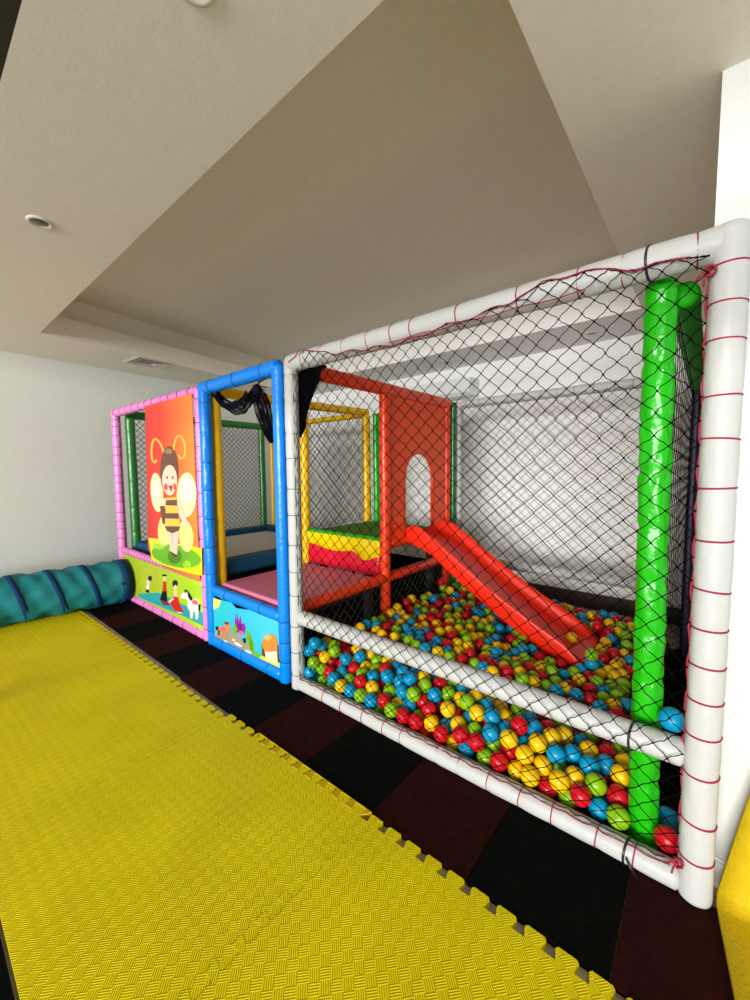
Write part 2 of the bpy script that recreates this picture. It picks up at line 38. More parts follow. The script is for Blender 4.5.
REST=(
1,-2100,983,279,3,-826,2042,233,3,-607,2235,227,0,-1599,1409,248,3,-1508,1503,247,1,-765,2138,232,3,-692,2226,230,3,-1954,1177,254,1,-2100,1078,303,2,-1488,1593,248,0,-2039,1178,263,2,-1940,1262,251,
3,-1582,1562,251,2,-1704,1466,249,1,-951,2138,248,0,-2100,1213,310,0,-1666,1576,247,1,-1813,1464,250,2,-2031,1290,255,1,-2100,1296,327,1,-1011,2198,237,3,-1789,1567,250,2,-1687,1681,251,0,-2100,1361,271,
1,-2038,1422,252,0,-1941,1508,250,2,-1772,1675,248,3,-2024,1549,277,0,-1913,1640,250,2,-2098,1503,280,1,-2100,1588,281,2,-1795,1897,250,3,-1933,1831,256,0,-1907,1911,244,1,-2016,1867,284,0,-2095,1834,370,
2,-2100,1874,295,1,-1962,2041,250,2,-2091,2109,254,0,-375,1869,182,0,-1939,1393,236,0,-1542,2040,238,0,-1532,1835,248,3,-1239,2230,238,1,-1279,491,237,0,-920,523,218,1,-1946,2159,244,0,-658,975,129,
0,-1554,507,240,0,-1421,1817,228,0,-246,1491,158,0,-1669,1957,247,0,-1036,2116,240,0,-375,565,184,2,-2076,1971,248,2,-945,1990,227,0,-1326,1618,235,0,-501,651,155,3,-1231,2046,241,1,-595,478,183,
0,-1733,1795,236,3,-1416,1692,236,0,-579,705,163,0,-1718,2127,248,0,-1974,458,232,0,-276,694,159,0,-1394,1909,232,0,-263,853,154,0,-1635,528,248,3,-2066,1665,249,1,-802,554,207,0,-287,1710,167,
0,-360,1770,176,0,-1018,421,222,0,-247,494,185,1,-2050,507,233,2,-2045,1773,235,0,-1735,438,239,0,-489,545,178,0,-1115,1709,235,0,-1115,1922,226,0,-1145,1519,228,0,-276,2231,205,1,-1514,1943,233,
2,-1450,2024,241,0,-381,707,159,2,-1180,2111,230,0,-871,2183,223,1,-296,2083,197,0,-1245,1565,228,0,-1304,1848,228,0,-1279,2120,240,0,-1052,1981,236,0,-311,1577,159,0,-1622,1756,234,3,-291,1033,127,
2,-1126,507,219,0,-1614,1099,238,0,-1624,2111,246,0,-1460,2229,246,0,-1844,2214,249,0,-1823,2015,240,3,-1367,2081,248,0,-1253,1704,232,0,-272,1151,120,2,-1372,2191,243,0,-1312,1511,239,3,-864,433,212,
0,-1624,1874,235,0,-251,1794,177,0,-1544,2233,239,0,-599,597,172,0,-1500,434,242,0,-1726,2217,233,3,-1101,2227,243,0,-1842,551,249,0,-362,796,145,0,-1210,576,229,1,-2033,2217,239,1,-306,1965,198,
0,-743,653,182,0,-1112,1433,206,2,-271,1237,129,0,-1861,1226,239,0,-1172,1796,223,0,-1338,1978,247,0,-741,477,208,0,-1641,442,247,0,-288,1394,128,3,-1222,1868,238,3,-1569,1689,243,1,-1385,491,246,
0,-1253,675,233,2,-1134,1614,217,0,-1845,1767,231,0,-1789,1366,244,1,-1919,1728,234,0,-501,2222,206,0,-372,2186,201,2,-1525,2129,234,0,-1847,2109,248,3,-1906,396,240,0,-1487,1750,234,0,-1738,523,240,
3,-1035,513,234,0,-1687,993,230,0,-1342,1748,245,0,-671,693,163,3,-784,1948,208,0,-922,624,217,0,-1225,1952,232,0,-1133,2041,242,1,-266,611,180,0,-686,539,189,2,-1893,486,230,0,-2069,415,232,
0,-292,1875,199,0,-671,428,206,1,-1877,1324,237,2,-1955,1093,235,0,-699,2075,222,0,-1059,1517,214,0,-1451,553,230,0,-772,1210,148,0,-1721,2043,242,3,-1030,1412,197,0,-320,1306,119,0,-382,2100,198,
0,-1087,1808,230,2,-458,958,130,0,-1954,544,244,0,-870,1944,212,3,-2046,774,202,2,-1523,877,205,0,-922,1311,142,3,-824,647,158,0,-2046,606,208,1,-1637,2197,205,0,-2002,1905,204,3,-2056,1100,207,
0,-1037,1864,190,2,-1613,1257,205,0,-1204,473,205,3,-1052,1669,184,3,-2015,2116,216,0,-351,1656,128,0,-2097,1301,204,1,-645,2138,175,0,-1709,1196,201,0,-513,1665,130,0,-243,2016,161,0,-1336,558,201,
0,-1735,597,201,3,-977,2064,204,0,-2006,1599,203,0,-1564,1338,204,0,-1888,696,214,0,-950,1402,155,1,-937,1096,147,0,-1862,1047,214,0,-983,1512,165,3,-1124,586,189,0,-1820,456,202,3,-576,931,99,
0,-241,1639,135,1,-771,2210,190,3,-2084,1215,201,0,-249,938,101,0,-1235,1477,205,0,-544,769,117,0,-2084,682,200,0,-1764,1963,207,2,-1241,1242,190,2,-1493,1666,206,0,-1610,1493,209,1,-886,2104,191,
0,-1998,1707,208,0,-1841,1622,202,0,-1591,1971,209,0,-514,464,148,1,-385,1961,158,2,-1809,749,211,0,-450,2181,144,0,-1257,854,169,3,-1749,1541,170,3,-1755,1740,176,0,-1307,2226,186,0,-517,1451,74,
0,-1637,871,180,2,-1725,1866,176,1,-1471,671,177,3,-1425,978,180,1,-1989,2032,170,3,-436,727,83,0,-810,446,144,0,-620,1143,73,0,-809,2119,159,2,-1445,407,175,0,-1550,429,175,0,-998,598,148,
1,-1847,1841,189,0,-1875,904,174,0,-1175,1213,147,3,-1943,592,174,1,-539,1077,66,1,-1987,1035,183,0,-327,887,80,2,-1355,459,168,0,-2097,2071,176,3,-1636,680,175,0,-1756,1433,170,3,-1385,1756,167,
1,-1744,1103,176,0,-1460,1431,173,2,-2065,1495,181,1,-1285,1995,177,0,-289,539,120,1,-882,1475,120,3,-1013,339,161,1,-1160,1481,151,0,-927,1605,134,1,-1177,1865,166,0,-769,1041,82,0,-736,1266,76,
0,-1155,2198,172,0,-1363,1548,167,0,-1216,1607,161,3,-574,1323,62,0,-1625,1652,179,0,-1197,1328,152,0,-612,653,105,0,-1493,1872,173,0,-1229,720,164,0,-1376,2006,176,0,-496,2046,137,0,-1423,868,169,
0,-582,1859,130,3,-508,1792,115,2,-983,1933,163,3,-1896,2186,175,0,-1536,586,182,3,-243,1926,132,0,-1026,1168,133,0,-1974,1320,185,0,-723,579,125,0,-871,788,125,2,-1391,1114,169,3,-975,739,148,
0,-1821,1306,175,3,-1099,1344,146,2,-689,372,140,0,-1089,2113,174,1,-2067,984,186,0,-973,1696,153,3,-501,1926,129,0,-1166,1708,162,0,-978,2140,167,0,-1904,1562,174,3,-1144,964,145,0,-1456,2090,173,
0,-627,1949,139,0,-1894,2022,170,3,-1554,1577,169,1,-1071,710,154,3,-1151,2004,167,0,-536,1552,92,0,-448,1581,90,0,-1290,1653,166,0,-1196,253,142,0,-1694,481,178,0,-733,1157,79,1,-994,1793,161,
0,-1300,300,164,0,-1008,483,155,3,-323,1484,86,0,-1640,1042,181,0,-576,2187,146,0,-433,642,102,1,-1607,496,170,0,-2027,887,181,0,-2081,1388,183,0,-1578,1152,173,2,-1702,142,106,0,-1865,1445,181,
0,-351,467,130,1,-1317,925,173,0,-1309,2079,172,2,-1053,1256,137,3,-1381,1388,164,1,-1967,1497,171,0,-1424,1615,184,3,-1992,1794,170,0,-771,880,101,2,-1781,2155,176,3,-1965,831,175,0,-415,209,122,
0,-1576,2102,172,0,-836,1231,96,2,-2094,2155,183,0,-591,2029,140,2,-2100,1930,172,0,-1242,1802,175,0,-1316,1322,162,1,-2090,1835,182,0,-887,585,142,0,-343,1071,63,1,-1985,713,172,3,-737,741,124,
2,-951,988,122,2,-1083,1589,152,0,-872,871,114,0,-1460,2176,171,3,-1491,1207,169,1,-1722,1328,175,2,-1339,693,176,1,-280,806,80,1,-1539,976,169,0,-2092,1711,177,3,-2007,396,176,0,-1485,1055,172,
1,-1826,1167,178,1,-1981,1203,171,0,-1636,577,171,0,-345,658,95,2,-838,2003,158,0,-1730,1633,177,3,-2088,202,124,0,-471,302,135,0,-663,1039,67,0,-1313,1036,165,0,-927,2218,172,2,-1661,2009,180,
0,-410,539,111,3,-1635,1409,173,0,-1726,859,172,0,-1439,762,167,0,-1636,786,177,3,-1270,1392,169,1,-1186,1109,154,0,-1429,1305,171,0,-1681,392,172,0,-1009,824,143,2,-1829,620,174,0,-665,794,90,
0,-1257,419,169,0,-1260,615,173,0,-415,1827,121,0,-1115,429,162,0,-1854,1701,172,3,-327,1236,66,0,-442,1403,63,0,-1575,1809,172,1,-394,1732,105,0,-1554,1433,176,2,-857,1383,112,0,-560,842,74,
0,-1501,508,173,0,-434,855,74,1,-1984,176,84,0,-786,1459,78,0,-1457,1511,128,0,-1756,722,130,1,-885,950,68,0,-1519,2025,131,0,-874,1078,77,2,-1064,1753,120,0,-2088,407,136,0,-1049,949,112,
0,-935,1764,107,2,-1431,1931,130,0,-679,2062,121,0,-1783,1005,133,0,-1532,330,139,0,-1099,851,124,0,-1212,558,128,0,-1067,1503,104,1,-596,1636,77,1,-709,2193,116,0,-1865,1243,141,0,-299,2158,112,
0,-1212,1935,135,2,-1769,2231,141,2,-955,1245,89,3,-695,1604,69,0,-1932,1384,133,0,-1090,1117,105,3,-614,566,91,0,-1338,1847,144,0,-969,2022,126,0,-959,1855,115,0,-1394,233,94,2,-1456,1713,133,
0,-1914,1743,130,2,-1241,2177,138,0,-1522,1308,137,0,-848,234,97,1,-926,291,116,0,-1839,268,112,0,-740,664,88,2,-1953,1956,145,0,-1007,1577,110,0,-1213,2059,147,2,-464,394,87,0,-1370,1652,131,
0,-1664,1727,136,0,-1653,1885,135,0,-1937,474,136,3,-1274,1483,124,0,-330,335,96,0,-629,410,92,0,-1660,952,145,3,-1817,386,147,0,-599,1752,89,0,-1091,1899,131,0,-1079,1034,101,0,-1861,159,66,
0,-1054,1980,129,3,-1646,1110,134,0,-709,214,97,0,-1505,821,135,0,-1852,2096,146,0,-1343,1226,138,0,-287,1722,72,0,-2044,2224,144,0,-935,415,116,1,-372,2069,108,0,-1890,1103,140,0,-270,614,68,
1,-2004,1125,135,3,-560,310,97,3,-1398,557,133,2,-328,1970,94,0,-776,1971,112,0,-1628,1335,129,0,-1002,1429,91,3,-300,181,80,0,-582,153,72,0,-1703,2092,132,0,-2088,560,134,0,-1874,551,135,
2,-1089,309,126,1,-1826,1513,144,0,-1801,825,137,0,-832,1551,94,0,-1424,1840,135,0,-1562,1934,131,1,-1689,262,110,0,-1160,649,131,0,-369,1887,81,0,-486,539,71,0,-1952,339,133,0,-2078,1578,134,
0,-855,1834,110,0,-849,1705,106,1,-2084,746,131,0,-243,365,86,2,-1333,769,124,2,-1086,530,127,0,-1951,947,144,0,-1365,369,137,2,-1200,902,116,0,-1287,1141,119,1,-754,1663,79,0,-2025,2138,133,
0,-1790,1919,133,2,-571,488,86,0,-1175,768,118,2,-1535,2202,141,1,-1970,1665,132,0,-2098,843,147,2,-1563,709,139,0,-1057,2186,130,0,-949,183,85,0,-1891,689,130,1,-2099,1070,137,3,-896,668,108,
0,-825,716,83,3,-1622,1542,129,0,-708,1520,71,2,-532,625,78,2,-1581,1719,148,0,-1230,1040,114,0,-1889,788,147,0,-848,2187,123,3,-1168,361,126,1,-856,351,122,1,-1348,2164,133,1,-1466,189,73,
0,-1693,2182,138,0,-773,310,110,0,-1710,651,134,1,-257,1598,63,0,-807,578,100,0,-354,2230,107,0,-1171,191,85,0,-982,1336,85,0,-686,488,101,0,-250,466,83,0,-2002,259,103,0,-342,1801,85,
3,-518,2119,102,1,-825,1313,74,2,-907,505,112,1,-262,708,65,2,-1293,201,80,0,-1110,1430,107,3,-439,1973,90,0,-1917,1023,135,0,-1894,1893,136,3,-1567,879,129,2,-642,282,103,0,-244,1806,84,
0,-1636,1215,135,0,-1776,206,80,0,-1799,911,136,0,-671,711,65,3,-1429,330,99,0,-1455,995,98,2,-1844,2202,93,0,-1118,1652,88,2,-1751,1669,104,0,-1695,1812,97,0,-786,2232,78,2,-1337,635,95,
0,-1891,1632,97,0,-964,580,71,0,-1887,881,94,2,-1076,2071,96,0,-1137,1767,80,0,-928,1691,64,1,-1800,1774,108,0,-1545,2132,95,2,-1063,633,90,0,-2023,1927,106,0,-1036,422,97,0,-1547,1793,90,
2,-1510,557,106,0,-1956,2048,92,0,-776,401,72,3,-1763,1198,104,2,-1990,1851,91,0,-1500,1411,99,0,-1432,638,89,3,-1793,479,94,0,-2066,1429,91,0,-1211,1159,83,2,-1603,376,107,0,-991,2098,87,
0,-1418,2207,97,2,-1891,382,91,0,-930,2224,85,0,-1614,2050,101,2,-1568,1468,97,2,-1821,1444,93,0,-1334,1918,88,0,-1705,415,92,0,-1800,1120,98,0,-650,2135,66,0,-1492,269,83,0,-1254,1694,99,
0,-2066,970,99,0,-1402,1142,84,0,-881,1910,76,0,-1956,765,100,1,-1298,449,102,1,-2027,676,96,3,-1270,944,89,0,-1453,428,93,0,-1424,812,97,1,-976,793,70,0,-1428,1269,93,0,-1679,833,97,
1,-2006,835,91,2,-1266,1801,88,0,-2004,1745,102,2,-1216,1435,75,2,-1057,1836,81,0,-1158,1285,66,0,-948,1487,62,0,-254,2066,69,0,-1977,1304,94,0,-1732,1367,96,0,-1256,337,88,3,-1349,858,99,
0,-810,2043,79,0,-1357,955,99,0,-2061,1223,102,0,-691,1887,63,0,-1266,1348,77,2,-1389,2062,109,0,-1782,2013,92,0,-1493,1117,95,0,-405,274,67,0,-2021,510,92,1,-1659,1626,95,0,-639,2012,67,
0,-1403,1574,93,1,-1681,1988,92,0,-575,1931,67,0,-1210,1533,92,2,-1846,1354,92,2,-1715,1459,100,3,-1720,1277,109,0,-1112,1206,78,0,-791,2124,75,0,-873,1622,66,0,-1715,517,101,0,-2091,1339,106,
2,-1505,1653,98,2,-1433,906,86,0,-1291,543,90,0,-1028,221,63,0,-1202,480,84,0,-1586,996,96,0,-1234,690,84,0,-2063,2007,93,0,-1306,2031,103,0,-1923,2165,91,2,-990,893,64,0,-1274,1592,82,
3,-1258,836,79,0,-638,2225,68,0,-1009,700,71,1,-1595,560,97,1,-2024,378,91,0,-1613,2203,94,0,-1315,1415,90,1,-1719,1060,99,1,-823,469,64,0,-1061,770,67,1,-1240,1249,87,2,-1138,1979,87,
0,-1960,1575,101,1,-1545,1202,99,0,-1667,712,93,0,-1589,782,105,0,-2085,277,83,2,-547,403,63,0,-790,1788,67,0,-895,2063,80,0,-1771,331,98,3,-1784,1578,101,3,-2093,1790,99,0,-1547,476,95,
0,-1589,259,63,2,-1119,910,65,0,-1068,1370,62,0,-1343,1512,86,0,-1372,1332,87,0,-495,2234,62,0,-1953,563,95,2,-1788,564,105,3,-1411,1419,88,0,-1160,2111,88,0,-1787,650,97,0,-1922,1196,100,
1,-1316,2234,96,0,-1926,1461,92,0,-1372,1061,96,1,-1486,725,105,0,-1746,2190,63,0,-1826,1704,69,0,-2091,1520,66,0,-1224,2022,65,0,-1568,1078,66,0,-1611,1847,64,0,-1792,1868,64,0,-1292,2123,62,
1,-1930,1067,65,0,-2080,1124,64,0,-1954,984,64,3,-2061,2189,69,0,-1507,1863,63,2,-1880,500,64,1,-1857,611,67,0,-1419,1764,64,0,-1740,921,62,1,-2075,2105,66,0,-1633,1402,64,0,-1596,1286,65,
0,-1577,1700,64,0,-2081,1885,62,0,-1789,2092,62,1,-1672,1157,66,2,-1439,2005,65,2,-1841,991,69,1,-1881,1996,68,0,-1873,743,68,2,-1208,1868,62,0,-1666,611,63,2,-1149,2192,67,1,-1232,2223,62,
3,-1644,903,62,0,-1541,637,63,0,-1709,1909,66,3,-1840,1211,66,2,-1985,2228,67,)


# ------------------------------------------------------------------ materials
MATS = {}
def mat(name, color, rough=0.5, bump=0.0, bscale=40.0, spec=0.5, coat=0.0, vary=0.0, metal=0.0, detail=3.0):
    m = bpy.data.materials.new(name); m.use_nodes = True
    nt = m.node_tree; N = nt.nodes; L = nt.links
    p = N['Principled BSDF']
    p.inputs['Base Color'].default_value = (*color, 1)
    p.inputs['Roughness'].default_value = rough
    p.inputs['Specular IOR Level'].default_value = spec
    p.inputs['Coat Weight'].default_value = coat
    p.inputs['Coat Roughness'].default_value = 0.12
    p.inputs['Metallic'].default_value = metal
    tc = N.new('ShaderNodeTexCoord')
    nz = N.new('ShaderNodeTexNoise'); nz.inputs['Scale'].default_value = bscale; nz.inputs['Detail'].default_value = detail
    L.new(tc.outputs['Object'], nz.inputs['Vector'])
    if bump:
        b = N.new('ShaderNodeBump'); b.inputs['Strength'].default_value = bump; b.inputs['Distance'].default_value = 0.02
        L.new(nz.outputs['Fac'], b.inputs['Height']); L.new(b.outputs['Normal'], p.inputs['Normal'])
    if vary:
        mp = N.new('ShaderNodeMapRange'); mp.inputs['From Min'].default_value = 0.3; mp.inputs['From Max'].default_value = 0.7
        mp.inputs['To Min'].default_value = 1 - vary; mp.inputs['To Max'].default_value = 1 + vary
        nz2 = N.new('ShaderNodeTexNoise'); nz2.inputs['Scale'].default_value = bscale * 0.2
        L.new(tc.outputs['Object'], nz2.inputs['Vector']); L.new(nz2.outputs['Fac'], mp.inputs['Value'])
        mx = N.new('ShaderNodeMix'); mx.data_type = 'RGBA'; mx.blend_type = 'MULTIPLY'; mx.inputs['Factor'].default_value = 1
        mx.inputs['A'].default_value = (*color, 1)
        L.new(mp.outputs['Result'], mx.inputs['B']); L.new(mx.outputs['Result'], p.inputs['Base Color'])
    MATS[name] = m
    return m

WHITE = mat('white_vinyl', (0.475, 0.482, 0.47), 0.42, 0.18, 22, spec=0.25)
PINK = mat('pink_vinyl', (0.76, 0.22, 0.56), 0.34, 0.15, 40, coat=0.1, spec=0.35)
BLUE = mat('blue_vinyl', (0.0, 0.21, 0.78), 0.28, 0.2, 40, coat=0.12, spec=0.35)
YELLOW = mat('yellow_vinyl', (0.86, 0.52, 0.0), 0.34, 0.15, 40, coat=0.1, spec=0.35)
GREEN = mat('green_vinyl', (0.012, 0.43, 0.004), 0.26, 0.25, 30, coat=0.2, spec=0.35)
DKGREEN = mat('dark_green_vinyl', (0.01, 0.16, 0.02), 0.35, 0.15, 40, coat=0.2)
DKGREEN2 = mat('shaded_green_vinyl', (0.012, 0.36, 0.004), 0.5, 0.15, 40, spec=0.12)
RED = mat('red_vinyl', (0.84, 0.050, 0.008), 0.3, 0.2, 40, coat=0.1, spec=0.35)
NAVY = mat('gap_shade_navy', (0.012, 0.014, 0.05), 0.4, 0.15, 40)
SLIDE = mat('red_plastic', (0.90, 0.022, 0.003), 0.33, 0.02, 20, spec=0.35)
PANELRED = mat('red_panel_plastic', (0.92, 0.085, 0.010), 0.4, 0.03, 10, spec=0.3)
CRIMSON = mat('crimson_cord', (0.30, 0.008, 0.035), 0.8)
BLACKCORD = mat('black_cord', (0.012, 0.011, 0.011), 0.8)
NETM = mat('black_net', (0.004, 0.004, 0.004), 0.95, spec=0.0)
NETG = mat('grey_net', (0.10, 0.095, 0.085), 0.85)
TIE = mat('black_plastic_tie', (0.01, 0.01, 0.01), 0.3)
PINKMAT = mat('pink_mat_vinyl', (0.64, 0.17, 0.29), 0.5, 0.12, 12, spec=0.2)
GREENMAT = mat('green_mat_vinyl', (0.09, 0.24, 0.02), 0.7, 0.12, 12, spec=0.08)
REDPAD = mat('crimson_pad_vinyl', (0.66, 0.01, 0.03), 0.35, 0.5, 14)
YPAD = mat('bright_yellow_pad', (0.85, 0.62, 0.0), 0.35, 0.4, 14)
TRAMP = mat('trampoline_pad_blue', (0.0, 0.055, 0.12), 0.5, 0.3, 20, spec=0.25)
BED = mat('trampoline_bed_cloth', (0.60, 0.59, 0.52), 0.8, 0.1, 60)
WOOD = mat('platform_board_wood', (0.012, 0.010, 0.008), 0.8, 0.1, 20)  # darkened so the colour carries the shade under the platforms
BLACKRUB = mat('black_rubber', (0.0035, 0.004, 0.0035), 0.9, 0.2, 160, spec=0.03, vary=0.25)
BROWNRUB = mat('brown_rubber', (0.022, 0.0045, 0.0035), 0.9, 0.2, 160, spec=0.04, vary=0.2)
TEAL = mat('teal_tunnel_cloth', (0.010, 0.17, 0.185), 0.65, 0.35, 9, spec=0.2)
HOOP = mat('navy_tunnel_band', (0.004, 0.035, 0.105), 0.7, 0.2, 30, spec=0.15)
CLOTH = mat('navy_black_cloth', (0.004, 0.004, 0.013), 0.7, 0.3, 30, spec=0.08)
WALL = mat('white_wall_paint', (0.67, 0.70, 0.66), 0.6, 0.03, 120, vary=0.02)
WALLB = mat('wall_paint_lightened', (0.90, 0.90, 0.885), 0.5, 0.03, 120, vary=0.01)  # same wall paint, colour raised to make up for weak light at the back
WALLR = mat('wall_paint_darkened', (0.60, 0.61, 0.59), 0.5, 0.03, 120, vary=0.01)  # same wall paint, colour lowered to hold back the direct light
CEIL = mat('ceiling_paint', (0.84, 0.81, 0.69), 0.7, 0.03, 90, vary=0.02)  # off-white with the warm bounce of the mats put into the colour
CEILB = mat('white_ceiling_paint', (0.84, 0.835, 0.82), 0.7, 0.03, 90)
FLOOR = mat('grey_brown_concrete', (0.40, 0.33, 0.27), 0.8, 0.15, 60, vary=0.2)
BASE = mat('baseboard_paint', (0.78, 0.77, 0.74), 0.4)
DKSTRIP = mat('dark_brown_strip', (0.05, 0.03, 0.02), 0.6, 0.1, 30)
BLACKMET = mat('black_metal_frame', (0.008, 0.008, 0.008), 0.5)
METAL = mat('cream_lamp_trim', (0.66, 0.62, 0.52), 0.25, coat=.4)
LENS = mat('dark_lamp_lens', (0.10, 0.09, 0.08), 0.2)
VENT = mat('vent_white_paint', (0.62, 0.58, 0.52), 0.35)
VENTDK = mat('vent_dark_inside', (0.20, 0.17, 0.14), 0.8)
ACM = mat('air_conditioner_plastic', (0.80, 0.84, 0.84), 0.4)
PLAINFOAM = mat('yellow_foam_underside', (0.52, 0.36, 0.004), 0.75, 0.15, 70, vary=0.06, spec=0.15)
BALLM = {'r': mat('red_ball_plastic', (0.56, 0.004, 0.012), 0.3, spec=0.35), 'y': mat('yellow_ball_plastic', (0.82, 0.50, 0.002), 0.3, spec=0.35),
         'g': mat('green_ball_plastic', (0.22, 0.46, 0.006), 0.3, spec=0.35), 'b': mat('blue_ball_plastic', (0.0, 0.27, 0.50), 0.3, spec=0.35)}
PRINT = {k: mat('print_' + k, c, 0.35, coat=0.15) for k, c in dict(
    lime=(0.62, 0.72, 0.01), leaf=(0.15, 0.42, 0.01), leafdark=(0.07, 0.22, 0.01), leaflight=(0.36, 0.62, 0.03), cream=(0.80, 0.70, 0.38), pale=(0.78, 0.80, 0.62),
    honeylight=(0.88, 0.68, 0.22), amber=(0.90, 0.42, 0.06), brown=(0.13, 0.045, 0.018), tan=(0.33, 0.15, 0.08), skin=(0.86, 0.60, 0.46), rouge=(0.75, 0.05, 0.06),
    rougedark=(0.35, 0.02, 0.02), honey=(0.82, 0.52, 0.06), limedark=(0.42, 0.50, 0.02), teal=(0.03, 0.36, 0.40), black=(0.012, 0.01, 0.012), white=(0.86, 0.80, 0.76),
    red=(0.60, 0.02, 0.02), maroon=(0.18, 0.05, 0.05), rosy=(0.75, 0.12, 0.18), sun=(0.85, 0.78, 0.10), sand=(0.34, 0.28, 0.18), limeb=(0.55, 0.66, 0.08),
    purple=(0.25, 0.02, 0.30), purpledark=(0.12, 0.01, 0.16), brownlight=(0.55, 0.24, 0.08), orange=(0.66, 0.24, 0.04), orangelight=(0.80, 0.42, 0.10)).items()}

def ramp_mat(name, axis, lo, hi, stops, rough=0.35):
    m = bpy.data.materials.new(name); m.use_nodes = True
    nt = m.node_tree; N = nt.nodes; L = nt.links; p = N['Principled BSDF']; p.inputs['Roughness'].default_value = rough
    tc = N.new('ShaderNodeTexCoord'); sp = N.new('ShaderNodeSeparateXYZ'); L.new(tc.outputs['Object'], sp.inputs[0])
    mr = N.new('ShaderNodeMapRange'); mr.inputs['From Min'].default_value = lo; mr.inputs['From Max'].default_value = hi
    L.new(sp.outputs[axis], mr.inputs['Value'])
    cr = N.new('ShaderNodeValToRGB'); e = cr.color_ramp.elements
    e[0].position, e[0].color = stops[0][0], (*stops[0][1], 1); e[1].position, e[1].color = stops[-1][0], (*stops[-1][1], 1)
    for pos, c in stops[1:-1]:
        k = e.new(pos); k.color = (*c, 1)
    L.new(mr.outputs['Result'], cr.inputs['Fac']); L.new(cr.outputs['Color'], p.inputs['Base Color'])
    return m
BEEBG = ramp_mat('print_red_orange_fade', 'X', -4.50, -3.42, [(0, (0.56, 0.012, 0.012)), (0.4, (0.80, 0.035, 0.01)), (1, (0.92, 0.24, 0.025))])
FARMBG = ramp_mat('print_lime_field', 'X', -5.3, -3.45, [(0, (0.30, 0.40, 0.02)), (1, (0.45, 0.66, 0.02))])
SEABG = ramp_mat('print_cyan_water', 'X', -3.33, -2.32, [(0, (0.02, 0.50, 0.45)), (0.4, (0.02, 0.46, 0.66)), (1, (0.06, 0.52, 0.78))])

def weave_mat():
    m = bpy.data.materials.new('yellow_foam_basket_weave'); m.use_nodes = True
    nt = m.node_tree; N = nt.nodes; L = nt.links; p = N['Principled BSDF']
    p.inputs['Roughness'].default_value = 0.6; p.inputs['Specular IOR Level'].default_value = 0.12
    tc = N.new('ShaderNodeTexCoord'); mp = N.new('ShaderNodeMapping'); mp.inputs['Rotation'].default_value = (0, 0, math.radians(43))
    L.new(tc.outputs['Object'], mp.inputs['Vector'])
    cell = 0.0335
    mp.inputs['Scale'].default_value = (1 / cell, 1 / cell, 1 / cell)
    ck = N.new('ShaderNodeTexChecker'); ck.inputs['Scale'].default_value = 1.0
    ck.inputs['Color1'].default_value = (0, 0, 0, 1); ck.inputs['Color2'].default_value = (1, 1, 1, 1)
    flat = N.new('ShaderNodeVectorMath'); flat.operation = 'MULTIPLY_ADD'; flat.inputs[1].default_value = (1, 1, 0); flat.inputs[2].default_value = (0, 0, 0.5)
    L.new(mp.outputs[0], flat.inputs[0]); L.new(flat.outputs[0], ck.inputs['Vector'])
    sp = N.new('ShaderNodeSeparateXYZ'); L.new(mp.outputs[0], sp.inputs[0])
    def stripes(sock):
        a = N.new('ShaderNodeMath'); a.operation = 'MULTIPLY'; a.inputs[1].default_value = 2 * PI * 5; L.new(sock, a.inputs[0])
        s = N.new('ShaderNodeMath'); s.operation = 'COSINE'; L.new(a.outputs[0], s.inputs[0])
        return s.outputs[0]
    sx, sy = stripes(sp.outputs['X']), stripes(sp.outputs['Y'])
    mx = N.new('ShaderNodeMix'); mx.data_type = 'FLOAT'; L.new(ck.outputs['Fac'], mx.inputs['Factor']); L.new(sx, mx.inputs['A']); L.new(sy, mx.inputs['B'])
    ad = N.new('ShaderNodeMath'); ad.operation = 'MULTIPLY_ADD'; ad.inputs[1].default_value = -0.35
    L.new(mx.outputs['Result'], ad.inputs[0])
    nz = N.new('ShaderNodeTexNoise'); nz.inputs['Scale'].default_value = 3.0; L.new(tc.outputs['Object'], nz.inputs['Vector'])
    c2 = N.new('ShaderNodeMath'); c2.operation = 'MULTIPLY'; c2.inputs[1].default_value = 0.9; L.new(ck.outputs['Fac'], c2.inputs[0])
    L.new(c2.outputs[0], ad.inputs[2])
    b = N.new('ShaderNodeBump'); b.inputs['Strength'].default_value = 0.8; b.inputs['Distance'].default_value = 0.0035
    L.new(ad.outputs[0], b.inputs['Height']); L.new(b.outputs['Normal'], p.inputs['Normal'])
    cr = N.new('ShaderNodeValToRGB'); e = cr.color_ramp.elements
    e[0].position, e[0].color = 0.3, (0.74, 0.60, 0.001, 1); e[1].position, e[1].color = 0.7, (0.82, 0.68, 0.002, 1)
    L.new(nz.outputs['Fac'], cr.inputs['Fac'])
    dk = N.new('ShaderNodeMix'); dk.data_type = 'RGBA'; dk.blend_type = 'MULTIPLY'; dk.inputs['Factor'].default_value = 1
    gr = N.new('ShaderNodeMapRange'); gr.inputs['From Min'].default_value = -1; gr.inputs['From Max'].default_value = 1; gr.inputs['To Min'].default_value = 1.04; gr.inputs['To Max'].default_value = 0.84  # groove shade painted into the base colour, darker in the grooves
    L.new(mx.outputs['Result'], gr.inputs['Value'])
    L.new(cr.outputs['Color'], dk.inputs['A']); L.new(gr.outputs['Result'], dk.inputs['B']); L.new(dk.outputs['Result'], p.inputs['Base Color'])
    return m
WEAVE = weave_mat()

